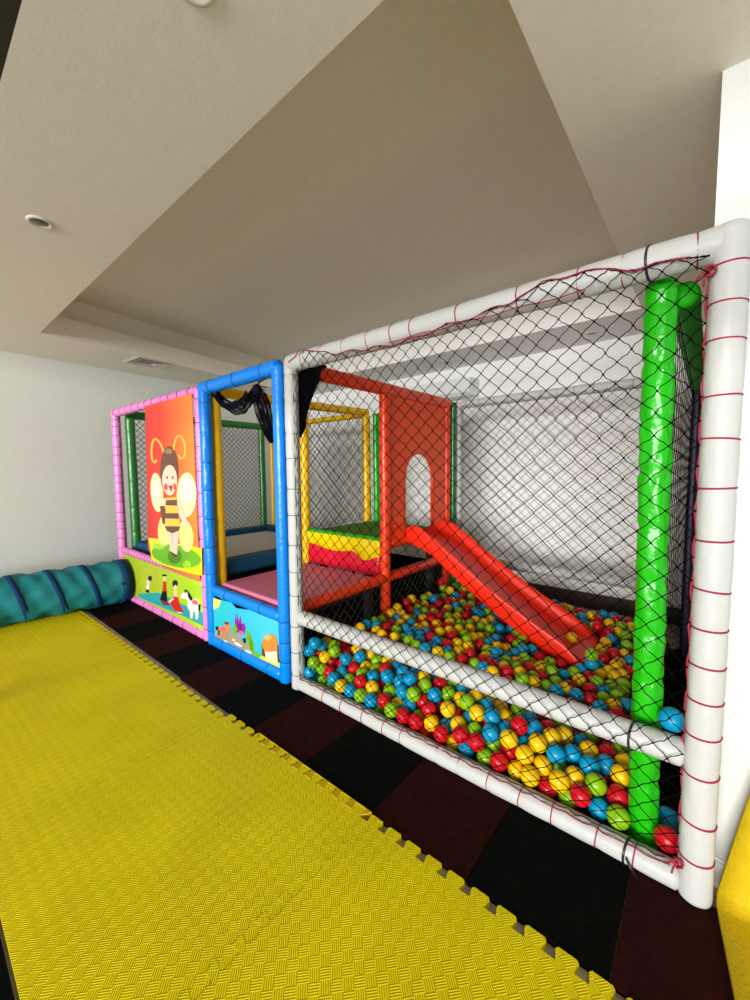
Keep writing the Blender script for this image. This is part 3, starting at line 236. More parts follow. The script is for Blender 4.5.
def gauze_mat():
    m = bpy.data.materials.new('black_gauze_netting'); m.use_nodes = True
    nt = m.node_tree; N = nt.nodes; L = nt.links; p = N['Principled BSDF']
    p.inputs['Base Color'].default_value = (0.003, 0.003, 0.006, 1); p.inputs['Roughness'].default_value = 0.9; p.inputs['Specular IOR Level'].default_value = 0.02
    tr = N.new('ShaderNodeBsdfTransparent'); mx = N.new('ShaderNodeMixShader')
    tc = N.new('ShaderNodeTexCoord'); nz = N.new('ShaderNodeTexNoise'); nz.inputs['Scale'].default_value = 14
    L.new(tc.outputs['Object'], nz.inputs['Vector'])
    mr = N.new('ShaderNodeMapRange'); mr.inputs['From Min'].default_value = 0.35; mr.inputs['From Max'].default_value = 0.65; mr.inputs['To Min'].default_value = 0.45; mr.inputs['To Max'].default_value = 0.95
    L.new(nz.outputs['Fac'], mr.inputs['Value']); L.new(mr.outputs['Result'], mx.inputs['Fac'])
    L.new(tr.outputs[0], mx.inputs[1]); L.new(p.outputs[0], mx.inputs[2]); L.new(mx.outputs[0], N['Material Output'].inputs['Surface'])
    return m
GAUZE = gauze_mat()

# ------------------------------------------------------------------ mesh helpers
class MB:
    def __init__(s): s.v = []; s.f = []; s.m = []; s.mats = []; s.flat = set()
    def mi(s, m):
        if m not in s.mats: s.mats.append(m)
        return s.mats.index(m)
    def add(s, vs, fs, m, flat=False):
        o = len(s.v); k = s.mi(m); s.v.extend([tuple(v) for v in vs])
        for f in fs:
            if flat: s.flat.add(len(s.f))
            s.f.append(tuple(o + i for i in f)); s.m.append(k)
        return s
    def box(s, x0, x1, y0, y1, z0, z1, m):
        vs = [(x, y, z) for z in (z0, z1) for y in (y0, y1) for x in (x0, x1)]
        return s.add(vs, [(0, 2, 3, 1), (4, 5, 7, 6), (0, 1, 5, 4), (2, 6, 7, 3), (0, 4, 6, 2), (1, 3, 7, 5)], m, True)
    def prism(s, pts, z0, z1, m):       # pts (x,y) ccw
        n = len(pts); vs = [(x, y, z0) for x, y in pts] + [(x, y, z1) for x, y in pts]
        fs = [tuple(range(n - 1, -1, -1)), tuple(range(n, 2 * n))] + [(i, (i + 1) % n, n + (i + 1) % n, n + i) for i in range(n)]
        return s.add(vs, fs, m, True)
    def slab_xz(s, pts, y0, y1, m):     # pts (x,z), a sheet standing upright, front at y0
        n = len(pts); vs = [(x, y0, z) for x, z in pts] + [(x, y1, z) for x, z in pts]
        a = sum(pts[i][0] * pts[(i + 1) % n][1] - pts[(i + 1) % n][0] * pts[i][1] for i in range(n))
        order = list(range(n)) if a > 0 else list(range(n - 1, -1, -1))
        fs = [tuple(order), tuple(n + i for i in reversed(order))]
        for k in range(n):
            i, j = order[k], order[(k + 1) % n]; fs.append((i, n + i, n + j, j))
        return s.add(vs, fs, m, True)
    def tube(s, pts, r, m, n=8, closed=False, caps=True):
        P = [Vector(p) for p in pts]; k = len(P); vs = []
        rr = r if callable(r) else (lambda t, a: r)
        up = None
        for i, p in enumerate(P):
            a = P[i - 1] if (i or closed) else P[0]; b = P[(i + 1) % k] if (i < k - 1 or closed) else P[-1]
            d = (b - a).normalized()
            if up is None or abs(up.dot(d)) > 0.98:
                up = Vector((0, 0, 1)) if abs(d.z) < 0.9 else Vector((0, 1, 0))
            u = (up - d * up.dot(d)).normalized(); up = u; w = d.cross(u)
            for j in range(n):
                t = 2 * PI * j / n; q = rr(i, t)
                vs.append(p + (u * math.cos(t) + w * math.sin(t)) * q)
        fs = []
        for i in range(k if closed else k - 1):
            i2 = (i + 1) % k
            for j in range(n):
                fs.append((i * n + j, i * n + (j + 1) % n, i2 * n + (j + 1) % n, i2 * n + j))
        if caps and not closed:
            fs.append(tuple(range(n - 1, -1, -1))); fs.append(tuple((k - 1) * n + j for j in range(n)))
        return s.add(vs, fs, m)
    def grid(s, rows, m, close_u=False, caps=False):
        n = len(rows[0]); vs = [p for r in rows for p in r]; fs = []
        for i in range(len(rows) - 1):
            for j in range(n if close_u else n - 1):
                j2 = (j + 1) % n
                fs.append((i * n + j, i * n + j2, (i + 1) * n + j2, (i + 1) * n + j))
        if caps:
            fs.append(tuple(range(n - 1, -1, -1))); fs.append(tuple((len(rows) - 1) * n + j for j in range(n)))
        return s.add(vs, fs, m)
    def mesh(s, name):
        me = bpy.data.meshes.new(name); me.from_pydata(s.v, [], s.f)
        for m in s.mats: me.materials.append(m)
        me.polygons.foreach_set('material_index', s.m)
        me.polygons.foreach_set('use_smooth', [i not in s.flat for i in range(len(s.f))])
        me.update(); return me
    def obj(s, name, parent=None, smooth_angle=True):
        o = bpy.data.objects.new(name, s.mesh(name)); COL.objects.link(o)
        if parent:
            o.parent = parent
            o.matrix_parent_inverse = Matrix.Translation(-Vector(parent.location))
        return o
def tag(o, label, cat, group=None, kind=None):
    o['label'] = label; o['category'] = cat
    if group: o['group'] = group
    if kind: o['kind'] = kind
    return o
def thing(name, label, cat, loc, group=None):
    o = bpy.data.objects.new(name, None); COL.objects.link(o); o.location = loc; o.empty_display_size = 0.1
    return tag(o, label, cat, group)
def struct(o): o['kind'] = 'structure'; return o
def bevel(o, w, seg=2):
    b = o.modifiers.new('soft_edge', 'BEVEL'); b.width = w; b.segments = seg; b.limit_method = 'ANGLE'; b.angle_limit = math.radians(35)
    return o

def pad(mb, A, B, R, m, pitch=0.16, pinch=0.05, seed=0, wrinkle=0.03, n=20, sag=0.0, ends=True, step=0.011, rings=None):
    """a foam tube under a laced vinyl sleeve, drawn in where the lacing goes round"""
    A, B = Vector(A), Vector(B); Ln = (B - A).length; k = max(6, int(Ln / step))
    rg = R_(seed)
    if rings is None:
        c = max(1, round(Ln / pitch)); rings = [Ln * (i + .5) / c + rg.uniform(-.015, .015) for i in range(c)]
    pts = []
    for i in range(k + 1):
        t = i / k; p = A.lerp(B, t)
        p = p + Vector((noise.noise((seed, t * Ln * 1.3, 0)), noise.noise((seed, t * Ln * 1.3, 7)), 0)) * 0.004
        p.z -= sag * 4 * t * (1 - t)
        pts.append(p)
    def rad(i, t):
        d = Ln * i / k
        q = min((abs(d - x) for x in rings), default=9)
        g = math.exp(-(q / 0.017) ** 2); g2 = math.exp(-(q / 0.05) ** 2)
        r = R * (1 - pinch * g)
        r += R * wrinkle * g2 * (1 - g) * math.cos(t * 7 + seed + 3 * noise.noise((d * 6, seed, 1)))
        r += R * wrinkle * 0.8 * noise.noise((math.cos(t) * 1.5 + seed, math.sin(t) * 1.5, d * 9))
        if ends:
            e = min(d, Ln - d); 
            if e < R * .35: r *= math.sqrt(max(0.02, 1 - (1 - e / (R * .35)) ** 2)) * .35 + .65
        return r
    mb.tube(pts, rad, m, n)
    return rings
def lace_obj(mb, name, rail_):
    o = mb.obj(name); o.parent = rail_; return o
def lace(rail_, A, B, R, rings, m, r=0.0032, line=None, seed=0):
    """rope looped round a tube at each ring, with a straight run along the tube between the loops"""
    A, B = Vector(A), Vector(B); d = (B - A).normalized()
    up = Vector((0, 0, 1)) if abs(d.z) < .9 else Vector((0, 1, 0)); u = (up - d * up.dot(d)).normalized(); w = d.cross(u)
    rg = R_(seed + 5)
    for x in rings:
        sl = rg.uniform(-.004, .004); c = A + d * x; pts = []
        for j in range(20):
            t = 2 * PI * j / 20
            pts.append(c + (u * math.cos(t) + w * math.sin(t)) * (R + r * .4) + d * (sl * math.cos(t + 1)))
        mb = MB(); mb.tube(pts, r, m, 5, closed=True); lace_obj(mb, 'lacing_loop', rail_)
    if line is not None:
        q = Vector(line).normalized() * (R + r); pts = []
        Ln = (B - A).length; k = max(2, int(Ln / .04))
        for i in range(k + 1): pts.append(A + d * (Ln * i / k) + q + w * .004 * math.sin(i * 1.9))
        mb = MB(); mb.tube(pts, r, m, 5); lace_obj(mb, 'lacing_cord', rail_)

def net(mb, o, ex, ez, W, H, cu, cv, r, m, wav=0.006, nseg=1, knot=0.0, warp=None, top=None, sides=3, bot=None):
    """knotted diamond netting: strands between staggered knots; o corner, ex / ez unit directions"""
    o, ex, ez = Vector(o), Vector(ex), Vector(ez); nn = ex.cross(ez)
    nu, nv = int(W / cu), int(H / (cv / 2)); hv = H / nv; hu = W / nu
    def kp(i, j):
        u = (i + (j % 2) * .5) * hu; v = j * hv
        u = min(max(u, 0), W)
        a = noise.noise((u * 3.1, v * 3.1, 1.3)); b = noise.noise((u * 3.1, v * 3.1, 9.7))
        if 0 < u < W: u += wav * 1.5 * a + wav * .5 * noise.noise((u * 40, v * 40, 3))
        v2 = v + wav * 1.5 * b + wav * .5 * noise.noise((u * 40, v * 40, 5))
        if top: v2 = min(v2, top(u))
        p = o + ex * u + ez * v2
        if warp: p = p + nn * warp(u, v2)
        return p, v2
    for j in range(nv):
        lim = nu + (0 if j % 2 else 1)
        for i in range(lim):
            p, v0 = kp(i, j)
            cand = [(i, j + 1), (i - 1, j + 1)] if j % 2 == 0 else [(i, j + 1), (i + 1, j + 1)]
            for (a, b) in cand:
                if a < 0 or a > nu or (b % 2 and a >= nu): continue
                q, v1 = kp(a, b)
                if top and v0 >= top(0) - 1e-6 and v0 >= top((p - o).dot(ex)) - 1e-6: continue
                if (q - p).length < 1e-4: continue
                if nseg == 1: mb.tube([p, q], r, m, sides, caps=False)
                else:
                    side = 1 if a >= i + (0 if j % 2 else 0) and (a, b) == cand[0] else -1
                    pts = []
                    amp = .0024 * (1 + noise.noise((p.x * 2, p.z * 2, 2)))
                    for k in range(nseg + 1):
                        t = k / nseg
                        pts.append(p.lerp(q, t) + ez * (amp * math.sin(2 * PI * t)) + ex * (side * amp * math.sin(PI * t)))
                    mb.tube(pts, r, m, sides, caps=False)
            if knot:
                s = knot; c = [p + ex * s, p - ex * s, p + ez * s, p - ez * s, p + nn * s, p - nn * s]
                mb.add(c, [(0, 2, 4), (2, 1, 4), (1, 3, 4), (3, 0, 4), (2, 0, 5), (1, 2, 5), (3, 1, 5), (0, 3, 5)], m)

# ------------------------------------------------------------------ the room
ZS, ZL, ZC = 2.83, 3.03, 3.27           # soffit underside, its lip, the raised ceiling
def wl(y): return -5.62 - 0.137 * max(0, y + 0.9)         # left wall runs slightly askew
def sl(y): return -4.87 - 0.160 * (y + 0.755)       # edge of the soffit along it
struct(MB().box(-7.2, 2.6, -4.2, 3.3, -0.12, 0.0, FLOOR).obj('floor'))
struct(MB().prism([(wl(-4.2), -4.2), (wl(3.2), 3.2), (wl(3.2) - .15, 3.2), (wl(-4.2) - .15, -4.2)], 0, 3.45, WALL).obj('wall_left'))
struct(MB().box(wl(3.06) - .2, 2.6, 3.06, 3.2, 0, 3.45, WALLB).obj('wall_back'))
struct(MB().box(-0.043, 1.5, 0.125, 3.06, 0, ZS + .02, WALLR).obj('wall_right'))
b = MB().box(-0.052, 1.5, 0.112, 0.125, 0, 0.10, BASE); b.box(-0.048, 1.5, 0.118, 0.125, 0.10, 0.112, BASE)
struct(b.obj('baseboard_right'))
struct(MB().box(wl(3.05), -0.05, 3.035, 3.06, 0, 0.17, DKSTRIP).obj('back_foot_strip'))  # dark brown strip along the foot of the back wall
struct(MB().box(-7.2, 2.6, -4.2, 3.2, ZC, ZC + .12, CEIL).obj('ceiling'))
def soffit(pts, back, name):
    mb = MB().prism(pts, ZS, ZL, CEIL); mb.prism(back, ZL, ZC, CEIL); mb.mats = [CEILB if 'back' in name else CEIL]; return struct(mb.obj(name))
YF, XR, YB = -0.755, -0.505, 2.315
g = 0.13
soffit([(-7.0, -2.6), (1.6, -2.6), (1.6, YF), (sl(YF), YF), (-7.0, YF)], [(-7.0, -2.6), (1.6, -2.6), (1.6, YF - g), (-7.0, YF - g)], 'ceiling_soffit_front')
soffit([(XR, YF), (1.6, YF), (1.6, 3.1), (XR, 3.1)], [(XR + g, YF - g), (1.6, YF - g), (1.6, 3.1), (XR + g, 3.1)], 'ceiling_soffit_right')
soffit([(sl(YB), YB), (XR, YB), (XR, 3.1), (-7.0, 3.1), (-7.0, YB)], [(sl(YB + g) - g, YB + g), (XR + g, YB + g), (XR + g, 3.1), (sl(YB + g) - g, 3.1)], 'ceiling_soffit_back')
soffit([(-7.0, YF), (sl(YF), YF), (sl(YB), YB), (-7.0, YB)], [(-7.0, YF - g), (sl(YF - g) - g, YF - g), (sl(3.1) - g, 3.1), (-7.0, 3.1)], 'ceiling_soffit_left')
# black frame of the doorway the room is entered by
mb = MB().box(-3.6, 2.0, -1.64, -1.57, 2.12, 2.25, BLACKMET)
mb.box(-3.6, -3.5, -1.64, -1.57, 0, 2.12, BLACKMET); mb.box(1.9, 2.0, -1.64, -1.57, 0, 2.12, BLACKMET)
struct(mb.obj('door_1'))
struct(MB().box(-5.4, 2.0, -1.86, -1.585, 0, 0.018, BLACKRUB).obj('trim_1'))

# ------------------------------------------------------------------ ceiling fittings
def downlight(x, y, label):
    t = thing('downlight', label, 'ceiling light', (x, y, ZS), 'recessed ceiling lights')
    prof = [(0.058, 0.0), (0.056, -0.006), (0.046, -0.009), (0.040, -0.005), (0.036, 0.0)]
    rows = [[(x + r * math.cos(2 * PI * j / 28), y + r * math.sin(2 * PI * j / 28), ZS + z) for j in range(28)] for r, z in prof]
    MB().grid(rows, METAL, close_u=True).obj('trim_ring', t)
    prof = [(0.036, -0.001), (0.030, -0.004), (0.016, -0.006), (0.003, -0.0065)]
    rows = [[(x + r * math.cos(2 * PI * j / 20), y + r * math.sin(2 * PI * j / 20), ZS + z) for j in range(20)] for r, z in prof]
    MB().grid(rows, LENS, close_u=True).obj('lamp_lens', t)
downlight(-2.751, -1.14, 'round metal downlight in the lowered ceiling above the yellow mats')
downlight(-1.129, -1.115, 'downlight cut by the top edge of the picture, in the front ceiling strip')
downlight(-0.954, 2.705, 'downlight in the back ceiling strip seen through the net above the slide')
downlight(-2.541, 2.70, 'downlight in the back ceiling strip above the red arch panel')
t = thing('air_vent', 'square louvred air vent in the ceiling strip above the far wall', 'air vent', (-5.23, 0.33, ZS))
ca, sa = math.cos(0.06), math.sin(0.06)
def vent_ring(h0, h1, z0, z1, m):
    mbv = MB(); q = [(-1, -1), (1, -1), (1, 1), (-1, 1)]
    rows = []
    for h, z in ((h0, z0), (h1, z1)):
        rows.append([(-5.23 + (a * h * ca * .88 - b_ * h * sa), .33 + (a * h * sa + b_ * h * ca), ZS + z) for a, b_ in q])
    inner = [[(p[0], p[1], p[2] + .004) for p in r] for r in rows]
    mbv.grid([rows[0], rows[1], inner[1], inner[0], rows[0]], m, close_u=True); mbv.flat = set(range(len(mbv.f))); return mbv
vent_ring(0.215, 0.185, -0.002, -0.012, VENT).obj('frame', t)
for h in (0.15, 0.105, 0.06): vent_ring(h + .014, h - .018, -0.020, -0.004, VENT).obj('louvre', t)
MB().box(-5.40, -5.06, .145, .515, ZS - .0035, ZS - .001, VENTDK).obj('grille_back', t)
t = thing('air_conditioner', 'pale air conditioner unit high on the back wall behind the red arch panel', 'air conditioner', (-2.8, 3.0, 2.4))
prof = [(3.06, 2.43), (2.84, 2.43), (2.79, 2.46), (2.785, 2.58), (2.80, 2.635), (3.06, 2.65)]
mb = MB(); rows = [[(x, y, z) for y, z in prof] for x in (-3.25, -2.285)]; mb.grid(rows, ACM, close_u=True, caps=True); mb.flat = set(range(len(mb.f)))
bevel(mb.obj('body', t), .012, 3)
mb = MB()
for k in range(3): mb.box(-3.2, -2.335, 2.792 + k * .02, 2.806 + k * .02, 2.422 - k * .001, 2.431, ACM)
mb.obj('louvre', t)

# ------------------------------------------------------------------ floor covering
tag(bevel(MB().box(-5.55, -.02, .007, 2.36, 0, .016, BLACKRUB).obj('rubber_sheet'), .004), 'black rubber sheet lying under the platforms and the ball pit', 'rubber sheet')
TX0, TW = -0.185, 0.462
spots = ['at the foot of the right white post', 'first black from the right white post', 'second brown from the right white post', 'second black from the right white post',
         'third brown from the right white post', 'below the left white post', 'below the right half of the sea picture', 'below the left half of the sea picture',
         'below the pink and blue posts', 'below the pony in the farm picture', 'below the dancers in the farm picture', 'beside the end of the teal tunnel', 'against the far wall behind the tunnel end']
k = 0
for i in range(0, 12):
    x1 = TX0 + TW * (1 - i); x0 = x1 - TW; brown = i % 2 == 0
    o = bevel(MB().box(max(x0 + .0015, -5.62) , x1 - .0015, -0.457 + (.012 if i > 6 else 0), 0.004, 0.0, 0.018, BROWNRUB if brown else BLACKRUB).obj('rubber_tile'), .004)
    tag(o, '%s rubber floor tile %s' % ('dark brown' if brown else 'black', spots[i]), 'floor tile', 'rubber tiles in front of the play frame')
PT = 1.15 / 12.0
def comb(p0, p1, out, n, phase, inset=0.0):
    """a dovetailed edge from p0 to p1; out = outward unit vector (2D)"""
    p0, p1 = Vector(p0), Vector(p1); d = (p1 - p0); L_ = d.length; d.normalize(); out = Vector(out); pts = []
    h = 0.021
    for i in range(n):
        c = (i + .5) * L_ / n; a, b2 = L_ / n * .27, L_ / n * .355
        for du, dv in ((-a, -h), (-b2, h * .6), (-b2 * .8, h), (b2 * .8, h), (b2, h * .6), (a, -h)):
            q = p0 + d * (c + du) + out * (dv * (1 if phase else -1) - inset); pts.append((q.x, q.y))
    return pts
MX = [0.04, -1.11, -2.26, -3.41, -4.56]
mlab = ['nearest the camera at the foot of the picture', 'second from the camera, edged by the border strip', 'third from the camera beside the black and brown tiles',
        'fourth from the camera, opposite the farm picture', 'farthest from the camera, lying against the teal tunnel']
for k, x1 in enumerate(MX):
    x0 = x1 - 1.15 if k < 4 else -5.42
    yb, yf = -1.575, (-0.484 if k < 2 else -0.514)
    pts = [(x0, yb), (x1, yb)] if k == 0 else None
    right = comb((x1, yb + .03), (x1, -.566), (1, 0), 11, True) if k else [(x1, yb), (x1, yf - .02)]
    frontn = 12 if k < 4 else 9
    front = comb((x1 - .002, yf), (x0 + .002, yf), (0, 1), frontn, True)
    left = comb((x0, -.566), (x0, yb + .03), (1, 0), 11, True, -0.0025) if k < 4 else [(x0, yf - .02), (x0, yb)]
    poly = [(x1 - (0.0 if k == 0 else .001), yb)] + right + [(x1, yf - .022)] + front + [(x0, yf - .022)] + left + [(x0, yb)]
    clean = []
    for p in poly:
        if not clean or (Vector(p) - Vector(clean[-1])).length > 1e-5: clean.append(p)
    zt = 0.024 - 0.0006 * k
    o = MB().prism(clean, 0.0, zt, WEAVE).obj('foam_mat')
    tag(o, 'yellow woven-texture foam floor mat %s' % mlab[k], 'foam mat', 'interlocking yellow foam mats')
# border strip filling the teeth of the second mat
y0 = -0.484
pts = comb((-1.112, y0), (-1.112 - PT * 9 + .03, y0), (0, 1), 9, True, -0.0012)
x_end = -1.112 - PT * 9 + .03
o = bevel(MB().prism([(-1.10, -0.4595)] + [(x, min(y, -.4600 if y > -.47 else y)) for x, y in pts] + [(x_end - .005, -0.4595), (x_end - .005, -0.4575), (-1.10, -0.4575)], 0.0, 0.0265, PLAINFOAM).obj('border_strip'), .002)
tag(o, 'smooth yellow foam border strip along the tiled edge of the mats', 'border strip')
# the yellow mat bent up against the wall at the right
mb = MB(); prof = []
for y in (-0.75, -0.55, -0.4, -0.3, -0.2, -0.13): prof.append((y, 0.021))
for y in (-.09, -.05): prof.append((y, 0.021))
for a in range(1, 13):
    t_ = a / 12 * math.radians(80); prof.append((-.03 + .075 * math.sin(t_), 0.021 + .075 * (1 - math.cos(t_))))
ly, lz = prof[-1]
for q in (.05, .12, .2, .3, .42, .52): prof.append((ly + q * .10, lz + q))
rows = []
th = .022
for i, (y, z) in enumerate(prof):
    a = prof[max(i - 1, 0)]; c = prof[min(i + 1, len(prof) - 1)]; d = Vector((c[0] - a[0], c[1] - a[1])).normalized(); nrm = Vector((-d.y, d.x))
    row = []
    for sgn in (1, 0):
        xs = [j / 10 for j in range(11)] if sgn else [j / 10 for j in range(10, -1, -1)]
        for u_ in xs:
            x_left = .060 + max(0, -y) * .13 + max(0, z - .05) * .19
            x = x_left + u_ * .62; bow = .012 * math.sin(u_ * 5 + 1) * min(1, max(0, z - .05) * 4)
            crease = -.004 * math.exp(-((i - 15) / .9) ** 2)
            yy = y + nrm.x * (0 if not sgn else th) * 1 + bow + crease * nrm.x; zz = z + nrm.y * (0 if not sgn else th) - (.0 if sgn else .0)
            row.append((x, min(yy, .108), max(zz, .019)))
    rows.append(row)
mb.grid(rows, PLAINFOAM, close_u=True, caps=True)
tag(mb.obj('foam_sheet'), 'plain yellow foam sheet bent up against the wall beside the right white post', 'foam sheet')

# ------------------------------------------------------------------ tunnel
t = thing('play_tunnel', 'teal cloth crawl tunnel with navy hoops lying along the far wall', 'play tunnel', (-5.27, -0.9, 0.0))
def tax(y): return max(-5.35, -5.245 + 0.105 * (y + .07))
hoops = [-0.10 - 0.297 * i for i in range(7)]
rows = []; NY = 130
SLN = 0.065
for i in range(NY + 1):
    y = -0.10 - i / NY * 1.78; row = []
    for j in range(56):
        a = 2 * PI * j / 56
        ys = y + SLN * math.sin(a) * min(1, (-.10 - y) / .25); ph = (-(ys + .10)) % 0.297 / 0.297
        sw = math.sin(PI * ph)
        r = .250 - .012 * sw - .009 * sw * math.sin(a * 3 + y * 26) - .006 * sw * math.sin(a * 7 - y * 17 + 1) - .014 * sw * noise.noise((a * 2.0, y * 7, 2))
        row.append((tax(y) + r * math.cos(a), y, max(.026, .258 + r * math.sin(a))))
    rows.append(row)
MB().grid(rows, TEAL, close_u=True).obj('cloth_sleeve', t)
for i, y in enumerate(hoops):
    mb = MB(); w = .027 if i else .048; rows = []
    for dy, dr in ((-w, -.002), (-w, .0025), (w * .9, .0025), (w * .9, -.002)):
        rows.append([(tax(y) + (.250 + dr) * math.cos(2 * PI * j / 48), y + dy - SLN * math.sin(2 * PI * j / 48) * (1 if i else 0), max(.0255, .258 + (.250 + dr) * math.sin(2 * PI * j / 48))) for j in range(48)])
    mb.grid(rows, HOOP, close_u=True)
    if i == 0:
        rows = [[(tax(y) + q * math.cos(2 * PI * j / 40), y + .03, max(.0255, .258 + q * math.sin(2 * PI * j / 40))) for j in range(40)] for q in (.255, .225)]
        mb.grid(rows, HOOP, close_u=True)
    mb.obj('hoop', t)
bevel(MB().box(tax(-.1) + .235, tax(-.1) + .262, -.165, -.085, .27, .30, HOOP).obj('strap', t), .004)

# ------------------------------------------------------------------ pink frame with the two pictures
ZT = 2.22; ZB = 0.06
XPL, XPR, XBL, XBR, XWL = -5.415, -3.405, -3.308, -2.286, -2.156
YBK = 2.12
def rail(parent, name, A, B, R, m, pitch, seed, cord=BLACKCORD, cr=.0028, line=None, pinch=.05, wrinkle=.03, rings=None, sag=0, n=20):
    if A[2] == 0: A = (A[0], A[1], .0185)
    mb = MB(); rg = pad(mb, A, B, R, m, pitch, pinch, seed, wrinkle, n, sag, rings=rings)
    o = mb.obj(name, parent)
    if cord is not None:
        lace(o, A, B, R * (1 - pinch) - .0005, rg, cord, cr, line, seed)
    return o
def printed(parent, name, pts, y, m, shapes, th=.006):
    mb = MB().slab_xz(pts, y, y + th, m)
    lay = 0
    for c, ps in shapes:
        lay += 1
        mb.slab_xz([(a / 1000, b_ / 1000) for a, b_ in ps], y - .0004 - .00025 * lay, y + .0005, PRINT[c])
    return mb.obj(name, parent)
pf = thing('picture_bay', 'pink padded frame holding the bee picture and the farm picture', 'play frame', (-4.4, 0, 0))
rail(pf, 'post', (XPL, 0, 0.0), (XPL, 0, ZT - .01), .048, PINK, .11, 1, line=(1, .3, 0), cord=BLACKCORD)
rail(pf, 'post', (XPR, 0, 0.0), (XPR, 0, ZT + .02), .040, PINK, .2, 2)
rail(pf, 'top_rail', (XPL - .03, 0, ZT - .005), (XPR - .04, 0, ZT - .005), .045, PINK, .19, 3)
rail(pf, 'middle_rail', (XPL + .04, 0, .595), (XPR - .04, 0, .575), .040, PINK, .075, 4, cord=CRIMSON)
rail(pf, 'bottom_rail', (XPL + .03, 0, .055), (XPR - .04, 0, .055), .042, PINK, .24, 5)
printed(pf, 'bee_panel', [(-4.413, 2.185), (-3.425, 2.185), (-3.425, .570), (-3.80, .577), (-4.172, .585), (-4.40, .640), (-4.524, .715)], -.050, BEEBG, BEE)
printed(pf, 'farm_panel', [(-5.37, .56), (-3.445, .54), (-3.445, .095), (-5.37, .095)], -.018, FARMBG, FARM)

# ------------------------------------------------------------------ blue entrance frame
bf = thing('entrance_bay', 'blue padded doorway frame with the sea picture under its sill', 'play frame', (-2.8, 0, 0))
rail(bf, 'post', (XBL, 0, 0.0), (XBL, 0, ZT), .050, BLUE, .24, 11, wrinkle=.10)
rail(bf, 'post', (XBR, 0, 0.0), (XBR, 0, ZT + .02), .049, BLUE, .2, 12, rings=[.16, .30, .45], wrinkle=.04)
rail(bf, 'top_rail', (XBL - .03, 0, ZT + .0), (XBR + .01, 0, ZT + .005), .054, BLUE, .42, 13)
rail(bf, 'sill', (XBL + .04, 0, .505), (XBR - .035, 0, .490), .044, BLUE, .42, 14, wrinkle=.09)
rail(bf, 'bottom_rail', (XBL + .03, 0, .055), (XBR - .03, 0, .062), .050, BLUE, .30, 15)
printed(bf, 'sea_panel', [(a / 1000, b_ / 1000) for a, b_ in SEA_EDGE], -.018, SEABG, SEA)

# ------------------------------------------------------------------ white ball pit frame
wf = thing('ball_pit_cage', 'white padded ball pit frame with black netting across its front', 'ball pit frame', (-1.1, 0, 0))
R_W = .050
rr_ = [2.135, 2.019, 1.906, 1.735, 1.599, 1.443, 1.272, 1.106, .977, .85, .729, .607, .466, .293, .159]
rail(wf, 'post', (0, 0, 0.0), (0, 0, 2.275), R_W, WHITE, .15, 21, CRIMSON, .0034, line=(-1, -.15, 0), rings=rr_, n=28)
for px_, py_, pz_ in ((-.045, -.045, 2.135), (-.048, -.042, .155)):
    lb = MB()
    for k in range(5):
        a = k * 1.26; c = Vector((px_, py_, pz_))
        lb.tube([c + Vector((.014 * math.cos(a + q), -.006 - .006 * math.sin(q * 2), .016 * math.sin(a + q))) for q in (0, .8, 1.6, 2.4, 3.2)], .0036, CRIMSON, 6)
    lb.tube([Vector((px_, py_ - .006, pz_)), Vector((px_ - .02, py_ - .012, pz_ - .004)), Vector((px_ - .035, py_ - .008, pz_ - .022))], .0034, CRIMSON, 6)
    lb.tube([Vector((px_, py_ - .006, pz_)), Vector((px_ - .012, py_ - .012, pz_ - .02)), Vector((px_ - .016, py_ - .010, pz_ - .045))], .0034, CRIMSON, 6)
    lb.obj('cord_knot', wf)
rail(wf, 'post', (XWL, 0, 0.0), (XWL, 0, 2.245), .046, WHITE, .19, 22, BLACKCORD, .002, line=(.9, -.45, 0), n=24)
tr = [L_ for L_ in (.16, .33, .52, .70, .86, .985, 1.236, 1.511, 1.738, 1.883, 2.085)]
rail(wf, 'top_rail', (XWL - .01, 0, 2.225), (-.008, 0, 2.225), .056, WHITE, .2, 23, CRIMSON, .0026, rings=tr, n=28)
rail(wf, 'middle_rail', (XWL + .03, 0, .532), (-.045, 0, .532), .048, WHITE, 9, 24, None, rings=[], n=28, wrinkle=.015)
br = [.26, .42, .595, .757, .877, 1.10, 1.226, 1.38, 1.53, 1.665, 1.834, 1.96]
rail(wf, 'bottom_rail', (XWL + .02, 0, .064), (-.04, 0, .064), .045, WHITE, .15, 25, CRIMSON, .0026, rings=br, n=28)
mb = MB()
def ztop(u):
    x = u + XWL + .05
    return (2.185 + .075 * math.exp(-((x + 1.95) / .17) ** 2) + .06 * math.exp(-((x + .47) / .2) ** 2) + .008 * math.sin(x * 31) - .03 * math.exp(-((x + 1.25) / .25) ** 2)) - .122
def bulge(u, v):
    z = v + .122
    w = 0.0
    if z < .30: w = .070 * (1 - (z - .122) / .178) ** 1.3
    w += .052 * max(0, 1 - u / .15)
    return -w + .008 * noise.noise((u * 2, v * 2, 4)) * (1 if .3 < z and abs(z - .53) > .1 and z < 2.05 else 0)
net(mb, (XWL + .05, -.062, .122), (1, 0, 0), (0, 0, 1), 2.055, 2.153, .077, .074, .0019, NETM, .008, 3, .0046, warp=bulge, top=ztop)
fn = mb.obj('front_net', wf)
lb = MB()
lb.tube([(XWL + .05 + i * .03, -.064 - .004 * math.sin(i * 2.2), ztop(i * .03) + .122 + .003 * math.sin(i * 1.7)) for i in range(68)], .0028, CRIMSON, 5)
lb.obj('edge_cord', wf); lb = MB()
lb.tube([(-1.3 + i * .05, -.058, 2.174 - .004 * math.sin(i * 1.3)) for i in range(19)], .0026, CRIMSON, 5)
lb.obj('edge_cord', wf); lb = MB()
